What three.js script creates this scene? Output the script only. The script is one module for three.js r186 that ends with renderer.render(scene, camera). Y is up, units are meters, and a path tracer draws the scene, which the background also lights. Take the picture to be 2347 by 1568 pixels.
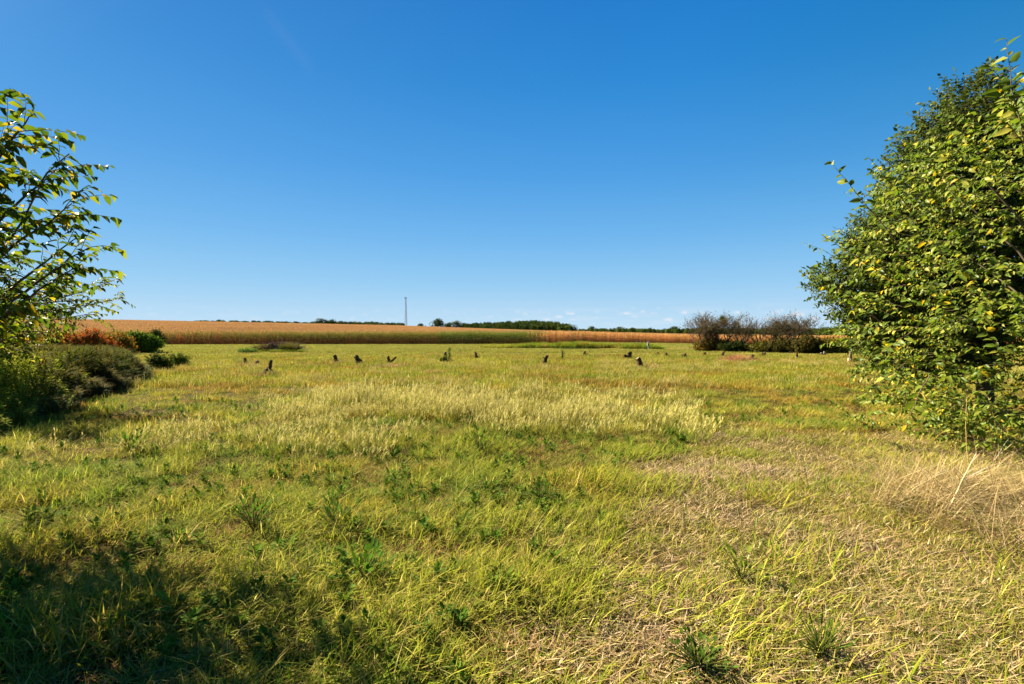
import * as THREE from 'three';
import { ImprovedNoise } from 'three/addons/math/ImprovedNoise.js';
import { mergeGeometries } from 'three/addons/utils/BufferGeometryUtils.js';

// ---------------------------------------------------------------- camera, sky, sun, exposure
const scene = new THREE.Scene();
const camera = new THREE.PerspectiveCamera(69.5, 1024 / 684, 0.05, 9000);
const PITCH = -0.0283;
camera.position.set(0, 1.6, 0);
camera.rotation.set(PITCH, 0, 0);
const EXPOSURE = 4.2;
const renderer = new THREE.WebGLRenderer({ antialias: true });
renderer.toneMapping = THREE.LinearToneMapping;
renderer.toneMappingExposure = EXPOSURE;
renderer.shadowMap.enabled = true;
const SUN_AZ = -1.0, SUN_EL = 0.62;           // azimuth from the view direction, left is negative
const sunDir = new THREE.Vector3(Math.sin(SUN_AZ) * Math.cos(SUN_EL), Math.sin(SUN_EL), -Math.cos(SUN_AZ) * Math.cos(SUN_EL));
const sun = new THREE.DirectionalLight(new THREE.Color(1, 0.9, 0.7), 5);
sun.position.copy(sunDir).multiplyScalar(200);
sun.castShadow = true;
sun.shadow.mapSize.set(4096, 4096);
Object.assign(sun.shadow.camera, { left: -120, right: 120, top: 120, bottom: -120, near: 1, far: 500 });
scene.add(sun); scene.add(sun.target);

const PN = new ImprovedNoise();
const noise = (x, y, z = 0) => PN.noise(x, y, z);
const fbm = (x, y, z = 0, o = 4) => { let s = 0, a = 0.5; for (let i = 0; i < o; i++) { s += a * PN.noise(x, y, z + i * 7.3); x *= 2.03; y *= 2.03; a *= 0.5; } return s; };
const clamp = (x, a = 0, b = 1) => Math.min(b, Math.max(a, x));
const sstep = (a, b, x) => { const t = clamp((x - a) / (b - a)); return t * t * (3 - 2 * t); };
const lerp = (a, b, t) => a + (b - a) * t;
const mix3 = (a, b, t) => [lerp(a[0], b[0], t), lerp(a[1], b[1], t), lerp(a[2], b[2], t)];
const table = (xs, ys, x) => { if (x <= xs[0]) return ys[0]; for (let i = 1; i < xs.length; i++) if (x <= xs[i]) return lerp(ys[i - 1], ys[i], (x - xs[i - 1]) / (xs[i] - xs[i - 1])); return ys[ys.length - 1]; };
const s2l = (c) => (c /= 255) <= 0.04045 ? c / 12.92 : Math.pow((c + 0.055) / 1.055, 2.4);
function rng(seed) { let a = seed >>> 0; return () => { a = (a + 0x6d2b79f5) | 0; let t = Math.imul(a ^ (a >>> 15), 1 | a); t = (t + Math.imul(t ^ (t >>> 7), 61 | t)) ^ t; return ((t ^ (t >>> 14)) >>> 0) / 4294967296; }; }

{ // clear late-summer sky: paler towards the sun's side and the horizon, tiny cumulus low down, one faint contrail
  const W = 2048, H = 1024, data = new Float32Array(W * H * 4);
  const els = [0, 2, 5, 10, 17, 26, 36, 55, 90];
  const mid = [[196, 226, 246], [180, 218, 245], [152, 205, 243], [116, 184, 239], [80, 160, 229], [47, 138, 214], [28, 120, 201], [20, 97, 176], [18, 80, 154]];
  const c = [0, 0, 0];
  for (let r = 0; r < H; r++) {
    const el = ((r + 0.5) / H - 0.5) * 180, e = Math.max(0, el);
    let k = 0; while (k < els.length - 2 && e > els[k + 1]) k++;
    const t = clamp((e - els[k]) / (els[k + 1] - els[k])), ce = Math.cos(el * Math.PI / 180), se = Math.sin(el * Math.PI / 180);
    for (let q = 0; q < W; q++) {
      const a = ((q + 0.5) / W - 0.5) * 2 * Math.PI, x = Math.cos(a) * ce, z = Math.sin(a) * ce;
      const cg = clamp(x * sunDir.x + se * sunDir.y + z * sunDir.z, -1, 1), g = Math.acos(cg);
      for (let j = 0; j < 3; j++) c[j] = s2l(lerp(mid[k][j], mid[k + 1][j], t));
      const near = Math.pow(clamp(1 - g / 1.25), 1.5), far = sstep(1.05, 1.75, g) * sstep(4, 30, e);
      const glow = near * 0.09 + 1.2 * Math.pow(clamp(1 - g / 0.4), 3);
      c[0] += glow * 0.5; c[1] += glow * 0.5; c[2] += glow * 0.42;
      c[0] *= 1 - 0.6 * far; c[1] *= 1 - 0.25 * far; c[2] *= 1 - 0.3 * far;
      if (e > 0 && e < 5) {   // distant cumulus and thin haze streaks
        const az = Math.atan2(x, -z) * 180 / Math.PI;
        const band = sstep(0.5, 0.9, e) * (1 - sstep(1.7, 2.5, e)), n = fbm(az * 0.75, e * 2.7, 3.1, 5) + 0.13 * noise(az * 0.12, 2, 8);
        const where = sstep(-3, 5, az) * (1 - sstep(31, 40, az)) + 0.3;
        const m = sstep(0.16, 0.36, n) * band * where * 0.75 + 0.16 * sstep(-0.05, 0.3, fbm(az * 0.22, e * 2.2, 9)) * (1 - sstep(1, 3.6, e)) * where;
        for (let j = 0; j < 3; j++) c[j] = lerp(c[j], [0.86, 0.88, 0.93][j], clamp(m));
      }
      if (el > 20 && el < 34) {
        const az = Math.atan2(x, -z) * 180 / Math.PI, s = (az + 24) * 0.82 + (el - 27.6) * 0.9, l = (az + 24) * 0.9 - (el - 27.6) * 0.82;
        const m = 0.016 * Math.exp(-s * s / 0.5) * (1 - sstep(2, 5, Math.abs(l)));
        for (let j = 0; j < 3; j++) c[j] = lerp(c[j], 0.85, m);
      }
      const o = (r * W + q) * 4;
      for (let j = 0; j < 3; j++) data[o + j] = c[j] / EXPOSURE;
      data[o + 3] = 1;
    }
  }
  const sky = new THREE.DataTexture(data, W, H, THREE.RGBAFormat, THREE.FloatType);
  sky.mapping = THREE.EquirectangularReflectionMapping; sky.magFilter = THREE.LinearFilter; sky.needsUpdate = true;
  scene.background = sky; scene.environment = sky;
}

// ---------------------------------------------------------------- helpers
const V = (x, y, z) => new THREE.Vector3(x, y, z);
// height of the land, D metres ahead and X to the right: a gentle fall to the corn, a rise to a low ridge on the left, lower land on the right
function land(X, D) {
  const tilt = -Math.min(1.3, Math.max(0, X - 10) * 0.026) * sstep(55, 130, D);
  if (D < 90) return -0.0157 * clamp(D, -30, 90) + tilt + 0.03 * noise(X * 0.35, D * 0.35, 4) * sstep(3, 12, D);
  const hill = table([-600, -270, -85, 39, 126, 300, 600], [8, 5.2, 1.4, -3.1, -4.9, -7, -9], X * Math.min(1, 350 / D)) - (D > 350 ? 0 : 0);
  const t = clamp((D - 90) / 260), s = lerp(t, 1 - (1 - t) * (1 - t), 0.5);
  return lerp(-1.41, hill, s) + tilt * (1 - s) - 0.012 * clamp(D - 350, 0, 650);
}
const F = 1130;                                         // focal length in units of a 2346 wide picture
const cp = Math.cos(PITCH), sp = Math.sin(PITCH);
function at(px, py, D) {                                // a place D metres ahead on the line of sight
  const u = (px - 1173) / F, v = (784 - py) / F, y = v * cp + sp, z = v * sp - cp;
  const k = D / -z; return V(u * k, 1.6 + y * k, -D);
}
function onLand(px, py) {
  let a = 1, b = 340;
  for (let i = 0; i < 40; i++) { const m = (a + b) / 2, p = at(px, py, m); if (p.y > land(p.x, m)) a = m; else b = m; }
  const p = at(px, py, a); p.y = land(p.x, a); return p;
}
const ground = (x, z) => land(x, -z);
const used = {};
function numbered(n) { const k = used[n] = (used[n] ?? -1) + 1; return k ? n + '_' + String(k).padStart(3, '0') : n; }
function tag(o, label, category, group, kind) {
  if (label) o.userData.label = label; if (category) o.userData.category = category;
  if (group) o.userData.group = group; if (kind) o.userData.kind = kind; return o;
}
function thing(name, label, category, pos = V(0, 0, 0), group) {
  const g = new THREE.Group(); g.name = numbered(name); g.position.copy(pos); scene.add(g); return tag(g, label, category, group);
}
function part(name, geo, mat, parent) {
  const m = new THREE.Mesh(geo, mat); m.name = name; m.castShadow = m.receiveShadow = true; parent.add(m); return m;
}
class MB {
  constructor() { this.p = []; this.c = []; this.i = []; }
  get n() { return this.p.length / 3; }
  v(x, y, z, c) { this.p.push(x, y, z); this.c.push(c[0], c[1], c[2]); return this.p.length / 3 - 1; }
  tri(a, b, c) { this.i.push(a, b, c); }
  blade(x, y, z, az, h, lean, curve, w, c, segs = 3, tip = c) {      // a grass blade or a strap leaf
    const ca = Math.cos(az), sa = Math.sin(az); let pl = -1, pr = -1;
    for (let k = 0; k <= segs; k++) {
      const t = k / segs, out = h * (lean * t + curve * t * t), up = h * t * (1 - 0.45 * curve * t), ww = w * 0.5 * (1 - t * t * 0.85);
      const cc = mix3(c, tip, t), X = x + ca * out, Y = y + up, Z = z + sa * out;
      if (k === segs) { const a = this.v(X, Y, Z, cc); this.tri(pl, pr, a); break; }
      const l = this.v(X - sa * ww, Y, Z + ca * ww, cc), r = this.v(X + sa * ww, Y, Z - ca * ww, cc);
      if (k) { this.tri(pl, pr, r); this.tri(pl, r, l); }
      pl = l; pr = r;
    }
  }
  leaf(b, d, up, len, wid, fold, curl, c) {
    const s = V(0, 0, 0).crossVectors(d, up).normalize(), T = [0, 0.3, 0.65, 1], Wd = [0, 1, 0.8, 0]; let prev = null;
    for (let k = 0; k < 4; k++) {
      const t = T[k], x = b.x + d.x * len * t - up.x * curl * len * t * t, y = b.y + d.y * len * t - up.y * curl * len * t * t, z = b.z + d.z * len * t - up.z * curl * len * t * t, h = Wd[k] * wid / 2;
      const m = this.v(x, y, z, c);
      if (!h) { if (k) { this.tri(prev[0], prev[1], m); this.tri(prev[1], prev[2], m); } else prev = [m]; continue; }
      const q = fold * h, l = this.v(x - s.x * h + up.x * q, y - s.y * h + up.y * q, z - s.z * h + up.z * q, c), r = this.v(x + s.x * h + up.x * q, y + s.y * h + up.y * q, z + s.z * h + up.z * q, c);
      if (prev.length === 1) { this.tri(prev[0], m, l); this.tri(prev[0], r, m); } else { this.tri(prev[0], prev[1], m); this.tri(prev[0], m, l); this.tri(prev[1], prev[2], r); this.tri(prev[1], r, m); }
      prev = [l, m, r];
    }
  }
  tube(pts, rads, sides, c, cap = true) {
    let ring = null, t = V(0, 0, 0), u = V(0, 0, 0), w = V(0, 0, 0);
    for (let k = 0; k < pts.length; k++) {
      t.subVectors(pts[Math.min(k + 1, pts.length - 1)], pts[Math.max(k - 1, 0)]).normalize();
      if (k === 0) { u.set(Math.abs(t.x) < 0.8 ? 1 : 0, 0, Math.abs(t.x) < 0.8 ? 0 : 1); }
      w.crossVectors(t, u).normalize(); u.crossVectors(w, t).normalize();
      const now = [], cc = typeof c === 'function' ? c(k / (pts.length - 1)) : c;
      for (let j = 0; j < sides; j++) {
        const a = j / sides * Math.PI * 2, r = typeof rads === 'function' ? rads(k / (pts.length - 1), a) : rads[k], x = Math.cos(a) * r, y = Math.sin(a) * r, p = pts[k];
        now.push(this.v(p.x + u.x * x + w.x * y, p.y + u.y * x + w.y * y, p.z + u.z * x + w.z * y, cc));
      }
      if (ring) for (let j = 0; j < sides; j++) { const q = (j + 1) % sides; this.tri(ring[j], ring[q], now[q]); this.tri(ring[j], now[q], now[j]); }
      ring = now;
    }
    if (cap) { const p = pts[pts.length - 1], m = this.v(p.x, p.y, p.z, typeof c === 'function' ? c(1) : c); for (let j = 0; j < sides; j++) this.tri(ring[j], ring[(j + 1) % sides], m); }
  }
  geo() {
    const g = new THREE.BufferGeometry();
    g.setAttribute('position', new THREE.Float32BufferAttribute(this.p, 3)); g.setAttribute('color', new THREE.Float32BufferAttribute(this.c, 3));
    g.setIndex(this.i); g.computeVertexNormals(); return g;
  }
}
const leafMat = (tr = 0.35, extra = {}) => new THREE.MeshPhysicalMaterial({ vertexColors: true, side: THREE.DoubleSide, roughness: 1, transmission: tr, thickness: 0, specularIntensity: 0.12, ...extra });
const M = {
  grass: leafMat(0.4, { color: new THREE.Color(1, 1, 0.57) }), dry: leafMat(0.3, { color: new THREE.Color(1, 0.97, 1) }), weed: leafMat(0.35, { color: new THREE.Color(1, 1, 0.5) }), corn: leafMat(0.35, { color: new THREE.Color(1, 0.95, 0.95) }),
  crown: leafMat(0.3, { color: new THREE.Color(1, 1, 0.55) }), far: new THREE.MeshPhysicalMaterial({ vertexColors: true, side: THREE.DoubleSide, roughness: 1, specularIntensity: 0.1, color: new THREE.Color(1.25, 1.25, 0.9) }),
  bark: new THREE.MeshPhysicalMaterial({ vertexColors: true, roughness: 1, specularIntensity: 0.2, color: new THREE.Color(1, 0.95, 0.75) }),
};
const XA = V(1, 0, 0), YA = V(0, 1, 0), tmpM = new THREE.Matrix4(), tmpQ = new THREE.Quaternion(), tmpS = V(1, 1, 1);
// placements: {p, s (number or [x,y,z]), q or ry, c}; each variant becomes one InstancedMesh under the parent
function scatter(name, geos, mat, list, parent, r) {
  const per = geos.map(() => []);
  for (const o of list) per[Math.floor(r() * geos.length) % geos.length].push(o);
  geos.forEach((g, k) => {
    if (!per[k].length) return;
    const im = new THREE.InstancedMesh(g, mat, per[k].length); im.name = name; im.castShadow = im.receiveShadow = true; im.userData.kind = 'stuff';
    const col = new THREE.Color();
    per[k].forEach((o, i) => {
      const q = o.q ?? tmpQ.setFromAxisAngle(YA, o.ry); Array.isArray(o.s) ? tmpS.set(...o.s) : tmpS.setScalar(o.s);
      im.setMatrixAt(i, tmpM.compose(o.p, q, tmpS)); im.setColorAt(i, col.setRGB(o.c[0], o.c[1], o.c[2]));
    });
    parent.add(im);
  });
}
const jit = (r, a) => (r() * 2 - 1) * a;
const gauss = (r) => (r() + r() + r() - 1.5) / 1.5;

// ---------------------------------------------------------------- zones of the meadow
// dry mown strip running up the right side
function dryness(X, D) {
  const edge = X - (-0.3 + (D - 2.27) * 0.5) + 1.1 * fbm(X * 0.6, D * 0.6, 1);
  return clamp(0.8 * patches(X, D) + sstep(-0.4, 1.2, edge) * (1 - sstep(7.0, 9.2, D + 1.5 * fbm(X * 0.5, D * 0.5, 5)))) ;
}
const patches = (X, D) => { let s = 0; for (const [x, d, rx, rd] of [[2.2, 5.6, 0.9, 0.45], [3.0, 5.9, 0.7, 0.4], [1.05, 3.2, 0.35, 0.4], [0.75, 2.6, 0.3, 0.2], [2.6, 3.7, 0.5, 0.3], [3.4, 7.6, 0.8, 0.4], [1.9, 4.4, 0.5, 0.25]]) s += Math.exp(-Math.pow((X - x) / rx, 2) - Math.pow((D - d) / rd, 2)); return clamp(s * (0.75 + 1.2 * fbm(X * 2, D * 2, 19))); };
// band of tall pale seeding grass
function tallness(X, D) {
  const n = fbm(X * 0.33, D * 0.4, 12);
  const a = sstep(5.8, 10.6, D + n * 3.4) * (1 - sstep(12, 15, D + n * 3)) * sstep(-6.6, -4, X + n * 4) * (1 - sstep(2.6, 4.2, X - (D - 8) * 0.12 + n * 2));
  return a * sstep(-0.16, 0.2, fbm(X * 0.42 + 4, D * 0.5, 21) + 0.05);
}
// worn pale track beyond the stumps on the right
const track = (X, D) => Math.exp(-Math.pow((D - (61 + 0.12 * (X - 20)) ) / 3.0, 2)) * sstep(4, 18, X) * 0.9 + 0.5 * Math.exp(-Math.pow((D - 62) / 3, 2)) * sstep(-6, 0, X) * (1 - sstep(6, 12, X)) + 0.75 * Math.exp(-Math.pow((D - 29.5 + X * 0.05) / 2.4, 2)) * sstep(12, 22, X);
function meadowTint(X, D) {                           // albedo of the standing growth
  const n = fbm(X * 0.16, D * 0.22, 2), m = fbm(X * 0.7, D * 0.9, 6);
  let c = mix3([0.135, 0.15, 0.018], [0.225, 0.21, 0.036], clamp(0.5 + n * 1.4 + m * 0.5));
  c = mix3(c, [0.17, 0.115, 0.03], sstep(-0.02, 0.26, fbm(X * 0.22 + 9, D * 0.3, 15)) * 0.85 * sstep(11, 16, D) * (1 - sstep(40, 55, D)));
  c = mix3(c, [0.2, 0.195, 0.06], sstep(30, 62, D) * 0.7);
  c = mix3(c, [0.3, 0.22, 0.085], track(X, D) * 0.85);
  return c;
}
const weedEdge = (D) => table([5, 8, 9.5, 11.5, 14, 18, 22, 27], [-11, -8.2, -8.9, -9.9, -11.2, -13.2, -16.5, -22], D);   // right edge of the weed thicket on the left

// ---------------------------------------------------------------- ground
{
  const N = 300, M2 = 300, geo = new THREE.BufferGeometry(), p = [], c = [], uv = [], idx = [];
  const span = (t) => { const a = Math.abs(t), s = Math.sign(t); return s * (14 * a + 150 * Math.pow(a, 3) + 3800 * Math.pow(a, 9)); };
  for (let j = 0; j <= M2; j++) for (let i = 0; i <= N; i++) {
    const X = span(i / N * 2 - 1), D = -60 + (j / M2 < 0.08 ? (j / M2 / 0.08) * 58 : 58 + 28 * ((j / M2 - 0.08) / 0.92) + 330 * Math.pow((j / M2 - 0.08) / 0.92, 4) + 4200 * Math.pow((j / M2 - 0.08) / 0.92, 14));
    p.push(X, land(X, D), -D); uv.push(X / 3, D / 3);
    let k = D < 95 ? mix3(meadowTint(X, D).map((v) => v * 0.75), [0.25, 0.19, 0.115], dryness(X, D) * 0.75) : [0.1, 0.07, 0.03];
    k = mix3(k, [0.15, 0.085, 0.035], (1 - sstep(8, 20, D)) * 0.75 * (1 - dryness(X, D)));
    if (D > 430) k = [0.09, 0.1, 0.03];
    c.push(...k);
  }
  for (let j = 0; j < M2; j++) for (let i = 0; i < N; i++) { const a = j * (N + 1) + i, b = a + 1, d = a + N + 1, e = d + 1; idx.push(a, b, e, a, e, d); }
  geo.setAttribute('position', new THREE.Float32BufferAttribute(p, 3)); geo.setAttribute('color', new THREE.Float32BufferAttribute(c, 3));
  geo.setAttribute('uv', new THREE.Float32BufferAttribute(uv, 2)); geo.setIndex(idx); geo.computeVertexNormals();
  const S = 1024, tex = new Uint8Array(S * S * 4), r = rng(5), hgt = new Float32Array(S * S);
  for (let i = 0; i < S * S; i++) hgt[i] = 0.55 + 0.12 * jit(r, 1);
  for (let n = 0; n < 26000; n++) {                  // scattered straw and litter
    let x = r() * S, y = r() * S; const a = r() * 6.28, l = 8 + r() * 34, v = 0.35 + r() * 0.9;
    for (let k = 0; k < l; k++) { x += Math.cos(a); y += Math.sin(a); const o = ((y | 0) & 1023) * S + ((x | 0) & 1023); hgt[o] = hgt[o] * 0.3 + v * 0.7; }
  }
  for (let i = 0; i < S * S; i++) { const v = clamp(hgt[i]) * 255; tex[i * 4] = v; tex[i * 4 + 1] = v * 0.97; tex[i * 4 + 2] = v * 0.92; tex[i * 4 + 3] = 255; }
  const map = new THREE.DataTexture(tex, S, S); map.colorSpace = THREE.SRGBColorSpace; map.wrapS = map.wrapT = THREE.RepeatWrapping; map.magFilter = THREE.LinearFilter; map.minFilter = THREE.LinearMipmapLinearFilter; map.generateMipmaps = true; map.needsUpdate = true;
  const g = part('ground', geo, new THREE.MeshPhysicalMaterial({ vertexColors: true, map, bumpMap: map, bumpScale: 0.012, roughness: 1, specularIntensity: 0.1, color: new THREE.Color(1, 0.95, 0.7) }), scene);
  tag(g, 'gently falling meadow ground that rises to a low ridge on the left', 'ground', null, 'structure');
}

// ---------------------------------------------------------------- grass
const GREEN = [[0.14, 0.175, 0.012], [0.2, 0.225, 0.018], [0.26, 0.26, 0.03], [0.34, 0.31, 0.06], [0.09, 0.14, 0.012]];
const STRAW = [[0.44, 0.34, 0.16], [0.36, 0.27, 0.12], [0.3, 0.21, 0.09], [0.5, 0.42, 0.22], [0.24, 0.22, 0.07]];
function tuft(seed, n, rad, h0, h1, w, lean, curve, pal, straw = 0, bias = 0.12) {
  const r = rng(seed), b = new MB();
  for (let i = 0; i < n; i++) {
    const a = r() * 6.283, q = Math.sqrt(r()) * rad, pl = r() < straw ? STRAW : pal, c = pl[Math.floor(r() * pl.length)], k = 0.75 + r() * 0.5;
    const x = Math.cos(a) * q, z = Math.sin(a) * q, az = r() < 0.35 ? jit(r, 0.9) : r() * 6.283;
    b.blade(x, -0.01, z, az, lerp(h0, h1, r()), bias + lean * r(), curve * r(), w * (0.6 + 0.8 * r()), c.map((v) => v * k), 3, mix3(c, [0.33, 0.28, 0.1], 0.35 * r()).map((v) => v * k));
  }
  return b.geo();
}
function strawMat(seed, n, rad) {                      // mown straw lying flat with a few stubs
  const r = rng(seed), b = new MB();
  for (let i = 0; i < n; i++) {
    const a = r() * 6.283, q = Math.sqrt(r()) * rad, c = STRAW[Math.floor(r() * 5)], k = 0.7 + r() * 0.55;
    b.blade(Math.cos(a) * q, 0.002 + r() * 0.025, Math.sin(a) * q, r() * 6.283, 0.012 + r() * 0.03, 0.8 + r() * 2.6, 0.3 * r(), 0.003 + r() * 0.004, c.map((v) => v * k), 2);
  }
  return b.geo();
}
function seedGrass(seed, n, rad) {                     // tall fine stems with nodding seed heads, blown to the right
  const r = rng(seed), b = new MB();
  for (let i = 0; i < n; i++) {
    const a = r() * 6.283, q = Math.sqrt(r()) * rad, h = 0.2 + 0.3 * r() * r() + 0.08 * r(), az = r() < 0.5 ? jit(r, 1.2) : r() * 6.28, lean = 0.03 + 0.27 * r(), cv = 0.3 * r(), k = 0.8 + r() * 0.4;
    const x = Math.cos(a) * q, z = Math.sin(a) * q, c = [0.34, 0.32, 0.075].map((v) => v * k);
    b.blade(x, 0, z, az, h, lean, cv, 0.0042, mix3(c, [0.18, 0.2, 0.03], 0.5), 4, c);
    const X = x + Math.cos(az) * h * (lean + cv) * 0.86, Y = h * 0.84 * (1 - 0.3 * cv), Z = z + Math.sin(az) * h * (lean + cv) * 0.86;
    for (let j = 0; j < 4; j++) b.blade(X + jit(r, 0.008), Y - 0.02 * j, Z + jit(r, 0.008), az + jit(r, 1.6), 0.035 + r() * 0.03, 0.25 + r() * 0.5, 0.3, 0.009, mix3(c, [0.52, 0.46, 0.2], r()), 2);
    if (r() < 0.5) b.blade(x, 0, z, r() * 6.28, 0.15 + r() * 0.2, 0.4, 0.6 * r(), 0.006, GREEN[i % 4], 3);
  }
  return b.geo();
}
function rosette(seed, n, len, wid, rise) {             // broad-leaved weed
  const r = rng(seed), b = new MB();
  for (let i = 0; i < n; i++) {
    const a = i * 2.4 + jit(r, 0.4), e = rise * (0.25 + r() * 0.75), d = V(Math.cos(a) * Math.cos(e), Math.sin(e), Math.sin(a) * Math.cos(e)), up = V(-Math.cos(a) * Math.sin(e), Math.cos(e), -Math.sin(a) * Math.sin(e));
    const k = 0.7 + r() * 0.6, y = r() * 0.08;
    b.leaf(V(Math.cos(a) * 0.01, y, Math.sin(a) * 0.01), d, up, len * (0.6 + r() * 0.6), wid * (0.7 + r() * 0.5), 0.35, 0.35 * r(), [0.075 * k, 0.135 * k, 0.018 * k]);
  }
  return b.geo();
}
{
  const lawn = [1, 2, 3, 4].map((k) => tuft(k, 60, 0.17, 0.02, 0.085, 0.0055, 1.1, 0.9, GREEN, 0.3));
  const mead = [11, 12, 13, 14].map((k) => tuft(k, 54, 0.2, 0.04, 0.17, 0.006, 0.8, 1.0, GREEN, 0.24));
  const thin = [15, 16, 17].map((k) => tuft(k, 34, 0.2, 0.04, 0.12, 0.0045, 0.9, 0.6, GREEN, 0.5));
  const bunch = [18, 19, 20].map((k) => tuft(k, 90, 0.08, 0.08, 0.19, 0.0055, 0.9, 1.5, GREEN, 0.22, 0.05));
  const straw = [21, 22, 23].map((k) => strawMat(k, 60, 0.26));
  const tall = [31, 32, 33].map((k) => seedGrass(k, 26, 0.24));
  const rough = [41, 42, 43].map((k) => tuft(k, 66, 0.38, 0.06, 0.23, 0.0105, 0.5, 0.7, GREEN, 0.2));
  const cut = [51, 52, 53].map((k) => tuft(k, 60, 0.6, 0.06, 0.16, 0.017, 0.5, 0.4, GREEN, 0.25));
  const broad = [61, 62, 63].map((k) => rosette(k, 16, 0.06, 0.022, 1.0));
  const clover = [64, 65].map((k) => rosette(k, 30, 0.042, 0.022, 1.2));
  const L = { bunch: [], lawn: [], mead: [], thin: [], straw: [], tall: [], rough: [], cut: [], broad: [], clover: [] };
  const r = rng(77);
  const rel = (X, D) => {
    const c = meadowTint(X, D), k = 0.72 + 0.5 * r(), a = fbm(X * 1.3 + 3, D * 1.3, 61), b = fbm(X * 0.8, D * 0.8 + 5, 67), w = 1 - 0.75 * sstep(25, 60, D);
    let t = [c[0] / 0.16 * k, c[1] / 0.165 * k, c[2] / 0.026 * k];
    t = mix3(t, [0.45, 0.75, 0.6], sstep(0.06, 0.22, a) * 0.8 * w); t = mix3(t, [1.25, 0.82, 0.9], sstep(0.05, 0.22, b) * 0.8 * w); return t;
  };
  const put = (list, X, D, s, c, sy = 1) => list.push({ p: V(X, land(X, D), -D), ry: (list === L.tall || list === L.mead) && r() < 0.6 ? jit(r, 1.0) : r() * 6.283, s: [s, s * sy, s], c });
  const bands = [[0.7, 3.2, 120], [3.2, 6, 80], [6, 10, 44], [10, 15, 20], [15, 24, 15], [24, 45, 7], [45, 98, 3.0], [98, 146, 1.6]];
  for (const [a, b, rho] of bands) {
    const wide = 1.18, n = Math.round(rho * wide * (b * b - a * a) + rho * 3 * (b - a));
    for (let i = 0; i < n; i++) {
      const D = Math.sqrt(lerp(a * a, b * b, r())), X = jit(r, wide * D + 1.5);
      if (D > 10 && D < 27 && X < weedEdge(D) - 3) continue;
      if (D > 70 && D > cornFront(X) - 0.5) continue;
      if (inPond(X, D)) continue;
      const d = dryness(X, D), t = tallness(X, D), c = rel(X, D), m = fbm(X * 0.9, D * 0.9, 30), g = fbm(X * 2.2, D * 2.2, 44);
      if (D < 15) {
        if (r() < d * 0.89) {                         // the dry strip
          const pt = patches(X, D), bare = clamp(sstep(0.0, 0.22, fbm(X * 0.8, D * 0.8, 52)) * 0.7 + pt * 1.2);
          if (r() < 0.24 + 0.36 * bare) put(L.straw, X, D, 0.8 + r() * 0.5, mix3([0.9, 0.86, 0.85], [1.2, 1.12, 1.15], r()).map((v, j) => v * (1 + pt * [0.1, 0.08, 0.3][j])));
          if (r() > bare * 0.85) put(r() < 0.45 ? L.thin : L.lawn, X, D, 0.7 + r() * 0.55, mix3([0.95, 1.05, 1.2], [1.35, 1.15, 1.3], r()), 0.8);
          continue;
        }
        if (r() < t * 0.55) { const q = 0.8 + r() * 0.4; put(L.tall, X, D, 0.75 + r() * 0.5, [q * 1.05, q * 1.03, q * 0.9], (0.75 + 0.45 * clamp(0.5 + g * 2)) * lerp(0.7, 1.25, t)); if (r() < 0.25) continue; }
        if (m + g < -0.2 && r() < 0.55) { put(L.straw, X, D, 0.8, [0.8, 0.58, 0.45]); if (r() < 0.35) continue; }
        const cc = D < 8 ? mix3(c, [0.95, 1.15, 0.85], 0.45) : c, high = m > 0.02;
        put(high ? L.mead : L.lawn, X, D, (0.75 + r() * 0.55) * (1 + 0.6 * clamp(m * 2)), cc, 0.85 + 0.7 * clamp(g * 2.5));
        if (D < 9 && d < 0.5 && r() < 0.035 + 0.06 * clamp(g * 3)) put(L.bunch, X, D, 0.7 + r() * 0.6, mix3([0.75, 0.95, 0.9], [1.3, 1.2, 1.5], r()));
        if (D < 12 && g > -0.08 && d < 0.3 && r() < 0.24 + 0.25 * clamp(g * 3)) put(r() < 0.3 ? L.broad : L.clover, X, D, 0.7 + r() * 0.7, [0.9 + r() * 0.3, 1, 1]);
      } else if (D < 45) {
        const s = 0.75 + r() * 0.5, deep = 1 - 0.55 * sstep(34, 45, D);
        put(L.rough, X, D, s, c, deep * (0.85 + 0.9 * clamp(m * 2.2) + 0.5 * clamp(g * 2)) * (1 - 0.55 * track(X, D)));
        if (D < 30 && r() < 0.2 && fbm(X * 0.3, D * 0.3, 71) > 0) put(L.tall, X, D, 0.85, [0.9, 0.85, 0.7]);
      } else put(L.cut, X, D, 0.8 + r() * 0.6, c, 1 - 0.5 * track(X, D));
    }
  }
  const stuff = (name, label, cat, sets) => { const g = thing(name, label, cat); g.userData.kind = 'stuff'; for (const [geos, list, mat, nm] of sets) scatter(nm, geos, mat, list, g, rng(9)); };
  stuff('meadow_grass', 'uneven green and yellow grass of the near meadow', 'grass', [[lawn, L.lawn, M.grass, 'grass_tufts'], [mead, L.mead, M.grass, 'grass_tufts'], [bunch, L.bunch, M.grass, 'bunch_grass']]);
  stuff('dry_grass', 'short dry straw-coloured grass on the mown strip at right', 'grass', [[straw, L.straw, M.dry, 'straw'], [thin, L.thin, M.grass, 'grass_tufts']]);
  stuff('tall_seed_grass', 'band of tall pale yellow seeding grass across the middle', 'grass', [[tall, L.tall, M.dry, 'seed_stems']]);
  stuff('rough_grass', 'olive and brownish grass around the row of stumps', 'grass', [[rough, L.rough, M.grass, 'grass_tufts']]);
  stuff('mown_grass', 'lighter mown grass in front of the corn', 'grass', [[cut, L.cut, M.grass, 'grass_tufts']]);
  stuff('low_weeds', 'low broad-leaved weeds scattered through the near grass', 'weeds', [[broad, L.broad, M.weed, 'weed_leaves'], [clover, L.clover, M.weed, 'weed_leaves']]);
}
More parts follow.
